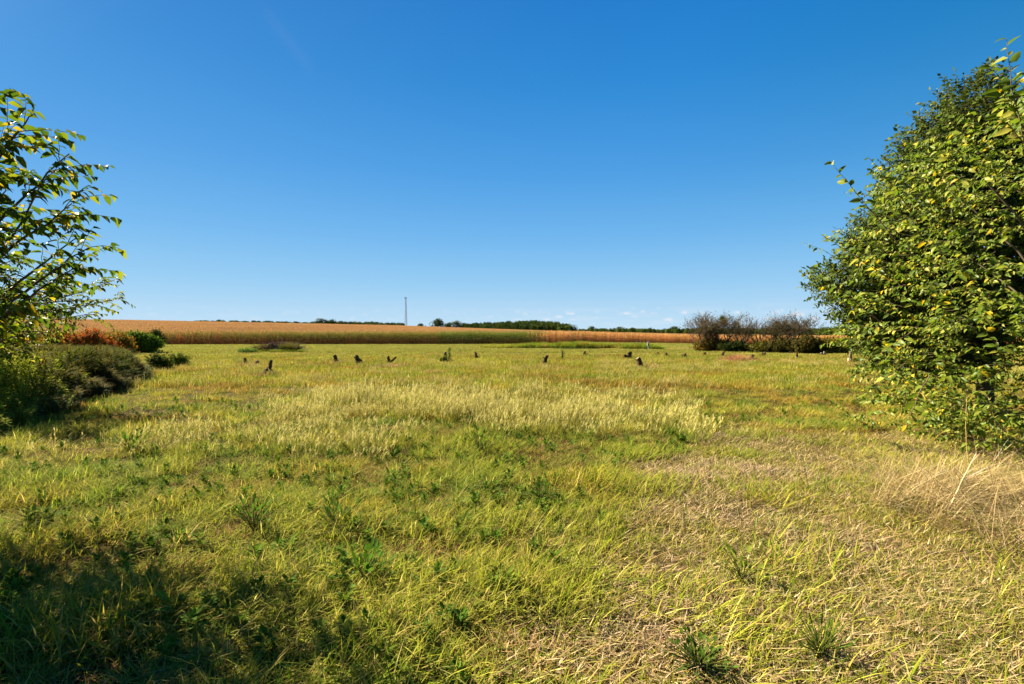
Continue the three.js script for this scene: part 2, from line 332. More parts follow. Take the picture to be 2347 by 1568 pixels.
function cornFront(X) { return table([-160, -75, -40, 0, 5, 8, 18, 42, 65, 110, 200], [76, 86, 90, 92.5, 93, 98, 116, 134, 140, 143, 143], X); }
function inPond(X, D) { return Math.pow((X - 7.6) / 2.6, 2) + Math.pow((D - 59.2) / 2.4, 2) < 1; }

// ---------------------------------------------------------------- pond with its bank of reeds
{
  const s = new THREE.Shape(); s.absellipse(0, 0, 2.7, 2.5, 0, Math.PI * 2);
  const w = part('pond_water', new THREE.ShapeGeometry(s, 40), new THREE.MeshPhysicalMaterial({ color: new THREE.Color().setRGB(0.03, 0.035, 0.02), roughness: 0.06 }), scene);
  w.rotation.x = -Math.PI / 2; w.position.set(7.6, land(7.6, 59.2) + 0.1, -59.2);
  tag(w, 'small pond showing as a pale strip of water among the reeds', 'pond', null, 'structure');
  const reeds = [71, 72, 73].map((k) => tuft(k, 46, 0.4, 0.45, 1.0, 0.022, 0.25, 0.55, [[0.1, 0.16, 0.012], [0.15, 0.2, 0.016], [0.07, 0.11, 0.012], [0.2, 0.21, 0.03]], 0.06));
  const r = rng(83), list = [];
  for (let i = 0; i < 1500; i++) {
    const X = lerp(-1.5, 17.6, r()), m = table([-1.5, 2, 6, 12, 17.6], [66, 64.5, 62.5, 61.8, 59.5], X), D = m + jit(r, 2.2) + (X > 4 && X < 13 ? 2 : 0);
    if (inPond(X, D) || (X > 4.6 && X < 10 && D < 60)) continue;
    const h = table([-1.5, 1, 5, 9, 13, 17, 17.6], [0.35, 0.75, 0.9, 1, 0.8, 0.85, 0.5], X) * (0.7 + 0.5 * r() + 0.5 * fbm(X * 0.5, D * 0.5, 8)), k = 0.8 + r() * 0.45;
    list.push({ p: V(X, land(X, D), -D), ry: r() * 6.28, s: [1, h, 1], c: noise(X * 0.9, D, 3) > 0.28 ? [1.5 * k, 0.95 * k, 1.3 * k] : [k * 0.95, k * 1.05, k * 0.8] });
  }
  for (let i = 0; i < 300; i++) {                      // hummock to the left of the pond
    const X = lerp(-4, 3, r()), D = 66 + jit(r, 3.5); list.push({ p: V(X, land(X, D), -D), ry: r() * 6.28, s: [1, 0.4 + 0.35 * r(), 1], c: [1.55, 1.35, 1.5] });
  }
  const g = thing('pond_reeds', 'bright green reeds and sedge growing round the pond', 'reeds'); g.userData.kind = 'stuff';
  scatter('reed_clumps', reeds, M.grass, list, g, rng(6));
}

// ---------------------------------------------------------------- corn
function cornPlant(seed, dry) {
  const r = rng(seed), b = new MB(), cutoff = 0.2 + 0.38 * r(), H = 2.1 + r() * 0.25, st = dry ? [0.36, 0.2, 0.07] : [0.2, 0.15, 0.03];
  b.tube([V(0, 0, 0), V(jit(r, 0.03), H * 0.5, jit(r, 0.03)), V(jit(r, 0.07), H, jit(r, 0.07))], [0.014, 0.012, 0.006], 4, st);
  const a0 = r() * 6.28;
  for (let i = 0; i < 11; i++) {
    const t = (i + 0.6 + jit(r, 0.45)) / 11.5, y = t * H, a = a0 + (i % 2) * Math.PI + jit(r, 0.5), k = 0.7 + r() * 0.6, low = t < cutoff + jit(r, 0.16);
    const c = dry ? mix3([0.36, 0.155, 0.04], [0.48, 0.3, 0.13], r()) : low ? mix3([0.19, 0.075, 0.02], [0.3, 0.16, 0.06], r()) : mix3([0.1, 0.13, 0.012], [0.24, 0.21, 0.02], clamp(t * 1.1 - 0.35 + jit(r, 0.3)));
    const L = low || dry ? 0.5 + r() * 0.15 : 0.6 + r() * 0.15;
    const ca = Math.cos(a), sa = Math.sin(a), wd = 0.085; let pl = -1, pr = -1; const droop = low || dry ? 1.5 : 0.85;
    for (let s = 0; s <= 4; s++) {
      const q = s / 4, o = L * q * (low || dry ? 0.62 : 0.8), up = L * (0.75 * q - droop * q * q), w = wd * 0.5 * [0.7, 1, 0.85, 0.5, 0.06][s], cc = c.map((v) => v * k);
      const l = b.v(ca * o - sa * w, y + up, sa * o + ca * w, cc), rr = b.v(ca * o + sa * w, y + up - 0.01, sa * o - ca * w, cc);
      if (s) { b.tri(pl, pr, rr); b.tri(pl, rr, l); } pl = l; pr = rr;
    }
  }
  const ea = r() * 6.28, ey = 0.6 + r() * 0.9;        // husk of the ear
  if (seed % 3) b.tube([V(Math.cos(ea) * 0.02, ey, Math.sin(ea) * 0.02), V(Math.cos(ea) * 0.09, ey + 0.08, Math.sin(ea) * 0.09), V(Math.cos(ea) * 0.14, ey - 0.03, Math.sin(ea) * 0.14)], [0.02, 0.034, 0.012], 5, [0.6, 0.5, 0.28]);
  for (let i = 0; i < 6; i++) b.blade(0, H - 0.02, 0, r() * 6.28, 0.22 + r() * 0.1, 0.15 + 0.45 * r(), 0.4, 0.022, [0.38, 0.24, 0.1], 2);
  return b.geo();
}
function cornTop(seed) {                                // the tops of a few plants side by side, as seen across the field
  const r = rng(seed), b = new MB();
  for (let n = 0; n < 9; n++) {
    const x = jit(r, 1.0), z = jit(r, 1.0), y0 = jit(r, 0.12);
    for (let i = 0; i < 5; i++) { const k = 0.75 + r() * 0.5, c = r() < 0.2 ? [0.25 * k, 0.19 * k, 0.03 * k] : [0.34 * k, 0.19 * k, 0.06 * k]; b.blade(x, y0 - 0.25, z, r() * 6.28, 0.45 + r() * 0.15, 0.5 + r() * 0.4, 0.9, 0.075, c, 3); }
    for (let i = 0; i < 4; i++) { const k = 0.8 + r() * 0.4; b.blade(x, y0, z, r() * 6.28, 0.3 + r() * 0.12, 0.15 + 0.4 * r(), 0.4, 0.035, [0.42 * k, 0.235 * k, 0.085 * k], 2); }
  }
  return b.geo();
}
{
  const green = [1, 2, 3, 4, 5, 6, 7, 8, 9, 10, 11, 12].map((k) => cornPlant(100 + k, false)), dry = [1, 2, 3, 4, 5, 6, 7, 8].map((k) => cornPlant(200 + k, true)), tops = [1, 2, 3, 4].map((k) => cornTop(300 + k));
  const r = rng(91), G = [], Y = [], T = [];
  for (let k = 0; k < 11; k++) for (let X = -150; X < 165; X += 0.2 * (k > 6 ? 1.5 : 1)) {
    const x = X + jit(r, 0.06), D = cornFront(x) + k * 0.76 + jit(r, 0.1) + 0.5 * noise(x * 0.35, 5, 1), n = fbm(x * 0.06, 3, 2) + 0.25 * fbm(x * 0.3, D * 0.3, 5);
    if (Math.abs(x) > D * 1.25) continue;
    const dryShare = clamp(sstep(1, 9, x) * 0.86 + sstep(-32, -66, x) * 0.35 + (n > 0.24 ? 0.4 : 0) - (x > 12 && x < 22 ? 0.1 : 0)), kk = 0.8 + r() * 0.4;
    const o = { p: V(x, land(x, D), -D), ry: r() * 6.28, s: 0.86 + r() * 0.22 + 0.06 * noise(x * 0.2, 9) };
    if (r() < dryShare) { o.c = x < -30 ? [0.85 * kk, 0.62 * kk, 0.45 * kk] : mix3([1.15, 1.05, 0.85], [1.6, 1.5, 1.35], r()).map((v) => v * kk); Y.push(o); }
    else { o.c = x > -14 && x < 6 ? [0.75 * kk, 0.98 * kk, 0.7 * kk] : [1.05 * kk, 1 * kk, 0.9 * kk]; G.push(o); }
  }
  for (let D = 84, i = 0; D < 440; i++) {
    const s = 1 + D / 260, dz = 1.35 * s; D += dz;
    for (let X = -1.2 * D; X < 1.2 * D; X += 1.5 * s) {
      const x = X + jit(r, 0.5), d = D + jit(r, 0.3), f = cornFront(x);
      if (d < f + 6.5) continue;
      const n = fbm(x * 0.02, d * 0.02, 7) + 0.5 * fbm(x * 0.15, d * 0.05, 9), nearFront = 1 - sstep(f + 8, f + 34, d), k = 0.85 + r() * 0.3;
      const greenish = clamp(nearFront * 0.6 * (1 - sstep(4, 14, x)) + sstep(0.2, 0.4, n) * 0.3);
      const c = mix3([1, 1, 1], [0.68, 1.0, 0.5], greenish).map((v) => v * k * 0.86 * (0.95 + 0.25 * n));
      T.push({ p: V(x, land(x, d) + 2.06, -d), ry: r() * 6.28, s: [s, 1, s], c });
    }
  }
  const g = thing('green_corn', 'ripening corn with green-yellow tops and brown lower leaves along the meadow', 'corn'); g.userData.kind = 'stuff';
  scatter('corn_plants', green, M.corn, G, g, rng(1));
  const y = thing('dry_corn', 'dry orange-brown corn along the right part of the field edge', 'corn'); y.userData.kind = 'stuff';
  scatter('corn_plants', dry, M.corn, Y, y, rng(2));
  const t = thing('corn_field', 'wide tan corn field with tasselled tops rising to the skyline', 'corn field'); t.userData.kind = 'stuff';
  scatter('corn_tops', tops, M.corn, T, t, rng(3));
  const N = 150, K = 60, p = [], c = [], idx = [];      // the closed canopy under the tassels
  for (let j = 0; j <= K; j++) for (let i = 0; i <= N; i++) {
    const u = lerp(-1.4, 1.4, i / N), q = j / K, X0 = u * lerp(100, 440, q * q), D = Math.max(cornFront(X0) + 5.5, lerp(96, 440, q * q)), X = X0;
    p.push(X, land(X, D) + 1.72 + 0.1 * noise(X * 0.3, D * 0.3, 2), -D); c.push(0.2, 0.11, 0.035);
  }
  for (let j = 0; j < K; j++) for (let i = 0; i < N; i++) { const a = j * (N + 1) + i, b = a + 1, d = a + N + 1, e = d + 1; idx.push(a, b, e, a, e, d); }
  const geo = new THREE.BufferGeometry(); geo.setAttribute('position', new THREE.Float32BufferAttribute(p, 3)); geo.setAttribute('color', new THREE.Float32BufferAttribute(c, 3)); geo.setIndex(idx); geo.computeVertexNormals();
  part('corn_canopy', geo, M.far, t).userData.kind = 'stuff';
}

// ---------------------------------------------------------------- far trees
function crownGeo(seed, kind) {                         // unit tree: 1 tall, leaf clumps on several uneven lobes
  const r = rng(seed), b = new MB(), lobes = [], w = kind === 'round' ? 0.5 : kind === 'tall' ? 0.34 : 0.44;
  for (let i = 0; i < 15; i++) { const a = r() * 6.28, q = Math.sqrt(r()) * w * 0.72, y = 0.3 + 0.55 * r(), s = 1 - Math.max(0, y - 0.55) * 1.1; lobes.push([Math.cos(a) * q * s, y, Math.sin(a) * q * s, (0.13 + r() * 0.1) * (0.75 + 0.4 * s)]); }
  lobes.push([0, 0.82, 0, 0.17]);
  for (let i = 0; i < 1500; i++) {
    const [x, y, z, R] = lobes[Math.floor(r() * lobes.length)], d = V(gauss(r), gauss(r), gauss(r)).normalize(), k = 0.55 + 0.45 * Math.cbrt(r()), up = V(jit(r, 1), 0.5 + r(), jit(r, 1)).addScaledVector(d, 0.9).normalize();
    const dir = V(jit(r, 1), jit(r, 0.7), jit(r, 1)).cross(up).normalize(), s = 0.028 + r() * 0.034, t = 0.75 + r() * 0.5, base = r() < 0.12 ? [0.1, 0.1, 0.02] : [0.042, 0.066, 0.014];
    b.leaf(V(x + d.x * R * k, y + d.y * R * k * 0.85, z + d.z * R * k).addScaledVector(dir, -s * 0.6), dir, up, s * 1.3, s, 0.2, 0.2, base.map((v) => v * t));
  }
  return b.geo();
}
function trunkGeo(seed) {
  const r = rng(seed), b = new MB(), c = [0.09, 0.075, 0.055];
  b.tube([V(0, -0.05, 0), V(jit(r, 0.01), 0.2, 0), V(jit(r, 0.02), 0.45, 0), V(jit(r, 0.03), 0.8, 0)], [0.034, 0.024, 0.018, 0.006], 7, c);
  for (let i = 0; i < 6; i++) { const a = i * 1.1 + r(), y = 0.22 + i * 0.06; b.tube([V(0, y, 0), V(Math.cos(a) * 0.1, y + 0.1, Math.sin(a) * 0.1), V(Math.cos(a) * 0.22, y + 0.18, Math.sin(a) * 0.22)], [0.012, 0.009, 0.003], 5, c); }
  return b.geo();
}
const crowns = { round: [1, 2, 3].map((k) => crownGeo(400 + k, 'round')), broad: [1, 2, 3, 4].map((k) => crownGeo(420 + k, 'broad')), tall: [1, 2].map((k) => crownGeo(440 + k, 'tall')) };
const trunks = [1, 2, 3].map((k) => trunkGeo(460 + k));
const protos = {};
function farTree(label, px, topPy, D, kind, group, wide = 1, tone = null) {
  const p = at(px, topPy, D), y = land(p.x, D), h = p.y - y, key = kind + Math.floor(Math.abs(px * 7)) % 3; p.y = y;
  let t;
  if (!protos[key]) { t = thing('broadleaf_tree', label, 'tree', p, group); const v = Math.floor(Math.abs(px * 7)) % 3; part('trunk', trunks[v], M.bark, t); part('crown', crowns[kind][v % crowns[kind].length], M.far, t); protos[key] = t; }
  else { t = protos[key].clone(); t.name = numbered('broadleaf_tree'); t.position.copy(p); scene.add(t); t.userData = {}; tag(t, label, 'tree', group); }
  t.rotation.y = px; t.scale.set(h * wide * 1.35, h, h * wide * 1.35); return t;
}
{
  const g = 'trees along the skyline beyond the corn';
  farTree('dark oak at the left end of the tree clump left of the radio tower', 738, 729, 620, 'round', g);
  farTree('second tree of the clump left of the radio tower', 759, 731, 640, 'broad', g);
  farTree('tree at the right of the dark clump left of the radio tower', 781, 734, 660, 'broad', g, 1.1);
  farTree('first of the lower trees in the belt just left of the radio tower', 816, 738, 800, 'round', g, 1.3);
  farTree('middle tree of the low belt just left of the radio tower', 843, 738, 810, 'broad', g, 1.3);
  farTree('lower round tree close to the left of the radio tower', 873, 740, 820, 'round', g, 1.3);
  farTree('tree on the skyline right behind the foot of the radio tower', 912, 741, 830, 'broad', g, 1.4);
  farTree('small dark round tree just right of the radio tower', 964, 740, 420, 'round', g, 1.0);
  farTree('tallest dark tree right of the radio tower', 1003, 728, 440, 'round', g, 0.92);
  farTree('broad tree between the tallest tree and the wooded rise', 1046, 734, 450, 'round', g, 0.95);
  farTree('slim tree leaning on the left of the broad tree by the wooded rise', 1029, 738, 470, 'broad', g);
  farTree('dark bushy tree at the right end of the wooded rise', 1305, 744, 500, 'round', g, 1.25);
  farTree('small dark tree in front of the right end of the wooded rise', 1288, 747, 490, 'round', g, 1.1);
  farTree('upright pointed tree standing alone in the low tree line right of the wooded rise', 1357, 747, 900, 'tall', g, 1.2);
  farTree('round dark tree standing above the low tree line in the middle right', 1419, 748, 860, 'round', g, 1.15);
  farTree('round tree standing above the low tree line just left of the bare trees', 1545, 747, 700, 'round', g, 1.3);
  farTree('tree at the left of the group behind the bare trees\' right end', 1893, 748, 420, 'broad', g, 1.2);
  farTree('right one of the trees between the bare trees and the big green bush', 1922, 744, 400, 'round', g, 1.2);
  farTree('green tree on the far ridge behind the hanging branches at left', 120, 700, 420, 'broad', g, 1.1);
  farTree('dark tree on the far ridge at the left edge of the picture', 20, 712, 420, 'round', g, 1.2);
  // woods that read as one mass
  const wood = (name, label, n, f, seed) => {
    const r = rng(seed), list = [], geos = [...crowns.broad, ...crowns.round];
    for (let i = 0; i < n; i++) {
      const [px, top, D, wd] = f(r, i / n), p = at(px, top + jit(r, 1.6), D), y = land(p.x, D), h = p.y - y; p.y = y; if (h < 2) continue;
      const k = 0.75 + r() * 0.6; list.push({ p, ry: r() * 6.28, s: [h * wd, h, h * wd], c: [k * (0.85 + r() * 0.4), k, k * (0.85 + 0.3 * r())] });
    }
    const w = thing(name, label, 'woods'); w.userData.kind = 'stuff'; scatter('tree_crowns', geos, M.far, list, w, rng(seed + 1));
  };
  wood('woodland', 'long wooded rise of green trees right of the tallest tree', 420, (r) => { const px = lerp(1056, 1308, r()), q = r(); return [px, table([1062, 1100, 1150, 1200, 1235, 1270, 1303], [741, 739, 736.5, 734, 734, 736, 742], px) + 11 * q * q, lerp(640, 480, q), 0.6]; }, 501);
  wood('low_tree_line', 'low distant tree line along the skyline on the right', 330, (r) => { const px = lerp(1312, 2010, r()); return [px, table([1312, 1360, 1450, 1520, 1600, 1860, 2010], [754, 753, 752, 753, 752, 752, 750], px) + 1.5 * noise(px * 0.05, 1), lerp(900, 620, r()), 0.9]; }, 511);
  wood('far_tree_belt', 'thin belt of distant trees on the skyline left of the radio tower', 240, (r) => { const px = lerp(430, 925, r()); const t = table([430, 480, 560, 640, 720, 800, 925], [736.5, 734.5, 736.5, 737.5, 739, 737.5, 741.5], px) + 2.6 * noise(px * 0.045, 4) - 1; return [px, t, lerp(1150, 950, r()), 0.8]; }, 521);
}

// ---------------------------------------------------------------- radio tower
{
  const D = 950, p = at(930, 744, D), top = at(930, 683, D), y = land(p.x, D), h = top.y - y; p.y = y;
  const t = thing('radio_tower', 'tall thin lattice radio tower with a wide antenna head on the skyline', 'radio tower', p);
  const steel = new THREE.MeshStandardMaterial({ vertexColors: true, metalness: 0.3, roughness: 0.6 }), c = [0.16, 0.17, 0.19];
  const half = (f) => lerp(3.0, 0.75, f), leg = (k, f) => { const a = k * 2.094 + 0.4, q = half(f); return V(Math.cos(a) * q, f * h, Math.sin(a) * q); };
  for (let k = 0; k < 3; k++) { const b = new MB(); b.tube([leg(k, 0), leg(k, 0.5), leg(k, 1)], [0.3, 0.26, 0.22], 6, c); part('leg', b.geo(), steel, t); }
  const br = new MB();
  for (let s = 0; s < 22; s++) for (let k = 0; k < 3; k++) { const f0 = s / 22, f1 = (s + 1) / 22; br.tube([leg(k, f0), leg((k + 1) % 3, f1)], [0.09, 0.09], 4, c); br.tube([leg(k, f1), leg((k + 1) % 3, f1)], [0.08, 0.08], 4, c); }
  part('bracing', br.geo(), steel, t);
  const hd = new MB(); hd.tube([V(-2.4, h, 1), V(2.4, h, 1)], [0.14, 0.14], 5, c); hd.tube([V(-2.4, h, -1), V(2.4, h, -1)], [0.14, 0.14], 5, c); hd.tube([V(-2.2, h, -1), V(-2.2, h, 1)], [0.14, 0.14], 5, c); hd.tube([V(2.2, h, -1), V(2.2, h, 1)], [0.14, 0.14], 5, c);
  part('antenna_frame', hd.geo(), steel, t);
  for (const x of [-2.3, -0.8, 0.8, 2.3]) { const a = part('antenna', new THREE.BoxGeometry(0.6, 2.4, 0.4).translate(x, h, 1.3), steel, t); a.geometry.setAttribute('color', new THREE.Float32BufferAttribute(new Array(72).fill(0.2), 3)); }
  const mast = new MB(); mast.tube([V(0, h, 0), V(0, h + 3.5, 0)], [0.14, 0.08], 5, c); part('mast', mast.geo(), steel, t);
}

// ---------------------------------------------------------------- stumps
function stumpMesh(r, pts, r0, r1, tone) {
  const b = new MB(), n = pts.length; const ph = r() * 6;
  b.tube(pts, (t, a) => lerp(r0, r1, t) * (1 + 0.16 * Math.sin(a * 3 + ph + t * 3) + 0.1 * Math.sin(a * 7 + ph * 2 + t * 9) + (t < 0.12 ? 0.25 : 0)), 14, (t) => { const k = 0.75 + 0.5 * Math.abs(Math.sin(t * 11 + ph)); return tone.map((v) => v * k); });
  return b.geo();
}
function bend(a, b, c, n = 8, r = null, w = 0) { const out = []; for (let i = 0; i <= n; i++) { const t = i / n, p = V(0, 0, 0).addScaledVector(a, (1 - t) * (1 - t)).addScaledVector(b, 2 * t * (1 - t)).addScaledVector(c, t * t); if (r) p.add(V(jit(r, w), jit(r, w * 0.5), jit(r, w))); out.push(p); } return out; }
const barkTex = (() => { const S = 256, d = new Uint8Array(S * S * 4); for (let y = 0; y < S; y++) for (let x = 0; x < S; x++) { const v = clamp(0.5 + 0.9 * fbm(x * 0.09, y * 0.012, 2, 4)) * 255, o = (y * S + x) * 4; d[o] = d[o + 1] = d[o + 2] = v; d[o + 3] = 255; } const t = new THREE.DataTexture(d, S, S); t.wrapS = t.wrapT = THREE.RepeatWrapping; t.magFilter = THREE.LinearFilter; t.needsUpdate = true; return t; })();
{
  // src pixels of the 2966 wide picture: base x, base y, top x, top y, width in px, extra
  const list = [
    [709, 1056, 708, 1038, 7, 'small dark stump half hidden in reddish weeds, leftmost of the stumps', {}],
    [744, 1060, 747, 1047, 9, 'short stump leaning right, between the leftmost stump and the tall pale-necked one', {}],
    [776, 1090, 783, 1044, 9, 'tall stump with a dark heavy base and a grey neck bent to the right', { base: 30 }],
    [976, 1054, 970, 1029, 9, 'stump leaning left beyond the tall pale-necked stump, third gap from the brush heap', { foot: [0.26, 0.22, 0.18] }],
    [1039, 1056, 1031, 1031, 12, 'thick dark stump with a pale scar and a stub on its right side', { stub: [1046, 1042] }],
    [1128, 1056, 1124, 1032, 7, 'forked stump with two spread prongs above a brown heap of dead grass', { stub: [1147, 1034] }],
    [1289, 1050, 1291, 1020, 7, 'upright stump beside a tall green weed, overgrown at its foot', {}],
    [1381, 1041, 1376, 1020, 8, 'bottle-shaped stump with a thin neck leaning left', { neck: 0.4 }],
    [1575, 1058, 1584, 1030, 10, 'dark stump leaning right in front of the left end of the reeds', {}],
    [1693, 1030, 1695, 1018, 6, 'small upright stump in front of the reeds', {}],
    [1822, 1041, 1826, 1021, 11, 'thick double stump, dark with two heads, right of the pond', { stub: [1809, 1028] }],
    [1857, 1068, 1848, 1039, 14, 'big stump leaning left with a pale weathered top', { top: [0.42, 0.38, 0.33], foot: [0.2, 0.13, 0.1] }],
    [1905, 1028, 1906, 1021, 5, 'tiny dark stump first to the right of the double stump', {}],
    [1931, 1034, 1930, 1022, 6, 'small stump with a pale right side, second to the right of the double stump', {}],
    [1979, 1036, 1985, 1025, 8, 'low stump leaning right, left of the bare trees', { stub: [1972, 1028] }],
    [2040, 1032, 2042, 1021, 6, 'small rounded stump in front of the left end of the bare trees', {}],
    [2092, 1034, 2096, 1019, 7, 'upright stump leaning right in front of the bare trees', {}],
    [2180, 1045, 2180, 1028, 8, 'dark stump with pale bands in front of the bare trees', { stub: [2176, 1034] }],
    [2213, 1033, 2215, 1021, 6, 'small forked stump close to the undergrowth of the bare trees', { stub: [2208, 1023] }],
    [2308, 1040, 2309, 1023, 5, 'thin stump with a pale lower half right of the dark bare trees', { foot: [0.5, 0.42, 0.3] }],
    [2387, 1031, 2387, 1019, 6, 'grey stump with a sideways arm at the right end of the undergrowth', { stub: [2378, 1022], all: [0.24, 0.21, 0.18] }],
    [2461, 1051, 2462, 1018, 7, 'tall slim stump with a pale foot beside the big green bush', { foot: [0.6, 0.48, 0.34], all: [0.2, 0.15, 0.12] }],
  ];
  const mat = new THREE.MeshPhysicalMaterial({ vertexColors: true, roughness: 1, specularIntensity: 0.15, color: new THREE.Color(1, 0.92, 0.72) }), S = 0.791;
  const foot = [1, 2, 3].map((k) => tuft(680 + k, 40, 0.16, 0.12, 0.42, 0.011, 0.6, 0.7, [[0.22, 0.14, 0.05], [0.3, 0.2, 0.09], [0.14, 0.15, 0.02], [0.2, 0.19, 0.03]], 0.2));
  list.forEach(([bx, by, tx, ty, w, label, e], i) => {
    const r = rng(600 + i), p = onLand(bx * S, by * S), D = -p.z, u = D / F, t = thing('tree_stump', label, 'stump', p, 'old stumps standing in rows across the meadow');
    const tip = at(tx * S, ty * S, D).sub(p), R = w * S * u / 2 * 1.2, dark = e.all ?? [0.062, 0.04, 0.025];
    tip.z += jit(r, 0.1);
    const mid = V(tip.x * 0.35 + jit(r, 0.03), tip.y * 0.55, tip.z * 0.4), pts = bend(V(0, -0.08, 0), mid, tip, 10, r, R * 0.12);
    const nk = e.neck ?? 0.72;
    part('trunk', stumpMesh(r, pts, R * 1.1, R * nk, dark), mat, t);
    { const b = new MB(), d = V(0, 0, 0).subVectors(pts[10], pts[9]).normalize(); b.tube([tip.clone(), tip.clone().addScaledVector(d, R * 0.18)], (q, a) => R * nk * (q ? 0.55 : 0.92) * (1 + 0.1 * Math.sin(a * 5)), 12, e.top ?? [0.16, 0.125, 0.095]); part('cut_top', b.geo(), mat, t); }
    if (e.base) { const B = e.base * S * u / 2, b = new MB(); b.tube([V(-0.05, -0.1, 0), V(-0.02, 0.1, 0), V(0.03, tip.y * 0.36, 0), V(0.09, tip.y * 0.47, 0)], (q, a) => B * [1.05, 1, 0.85, 0.45][Math.round(q * 3)] * (1 + 0.18 * Math.sin(a * 3 + 1) + 0.08 * Math.sin(a * 8)), 16, dark); part('root_base', b.geo(), mat, t); }
    if (e.foot) { const b = new MB(); b.tube([V(0, -0.05, 0.01), pts[2].clone(), pts[4].clone()], (q, a) => R * 1.16 * (1 + 0.16 * Math.sin(a * 3) + 0.06 * Math.sin(a * 9 + q * 4)), 14, e.foot, false); part('bare_wood', b.geo(), mat, t); }
    if (e.stub) { const q = at(e.stub[0] * S, e.stub[1] * S, D).sub(p), a = pts[3].clone(); part('branch_stub', stumpMesh(r, bend(a, V((a.x + q.x) / 2 + Math.sign(q.x) * 0.02, (a.y + q.y) / 2 - 0.05, 0.02), q, 7, r, R * 0.08), R * 0.75, R * 0.55, dark), mat, t); }
    { const fl = []; for (let k = 0; k < 7; k++) { const a = r() * 6.28, q = 0.1 + 0.22 * r(), v = 0.6 + 0.6 * r(); fl.push({ p: V(Math.cos(a) * q, 0, Math.sin(a) * q), ry: r() * 6.28, s: 0.5 + 0.5 * r(), c: [v, v * 0.92, v * 0.85] }); } scatter('weeds', foot, M.weed, fl, t, r); }
    for (let k = 0; k < 2; k++) { const a = r() * 6.28, q = pts[5 + k * 2], b = new MB(); b.tube([q.clone(), q.clone().add(V(Math.cos(a) * R * 1.3, R * 0.5, Math.sin(a) * R * 1.3))], [R * 0.3, R * 0.2], 7, dark); part('knot', b.geo(), mat, t); }
  });
}

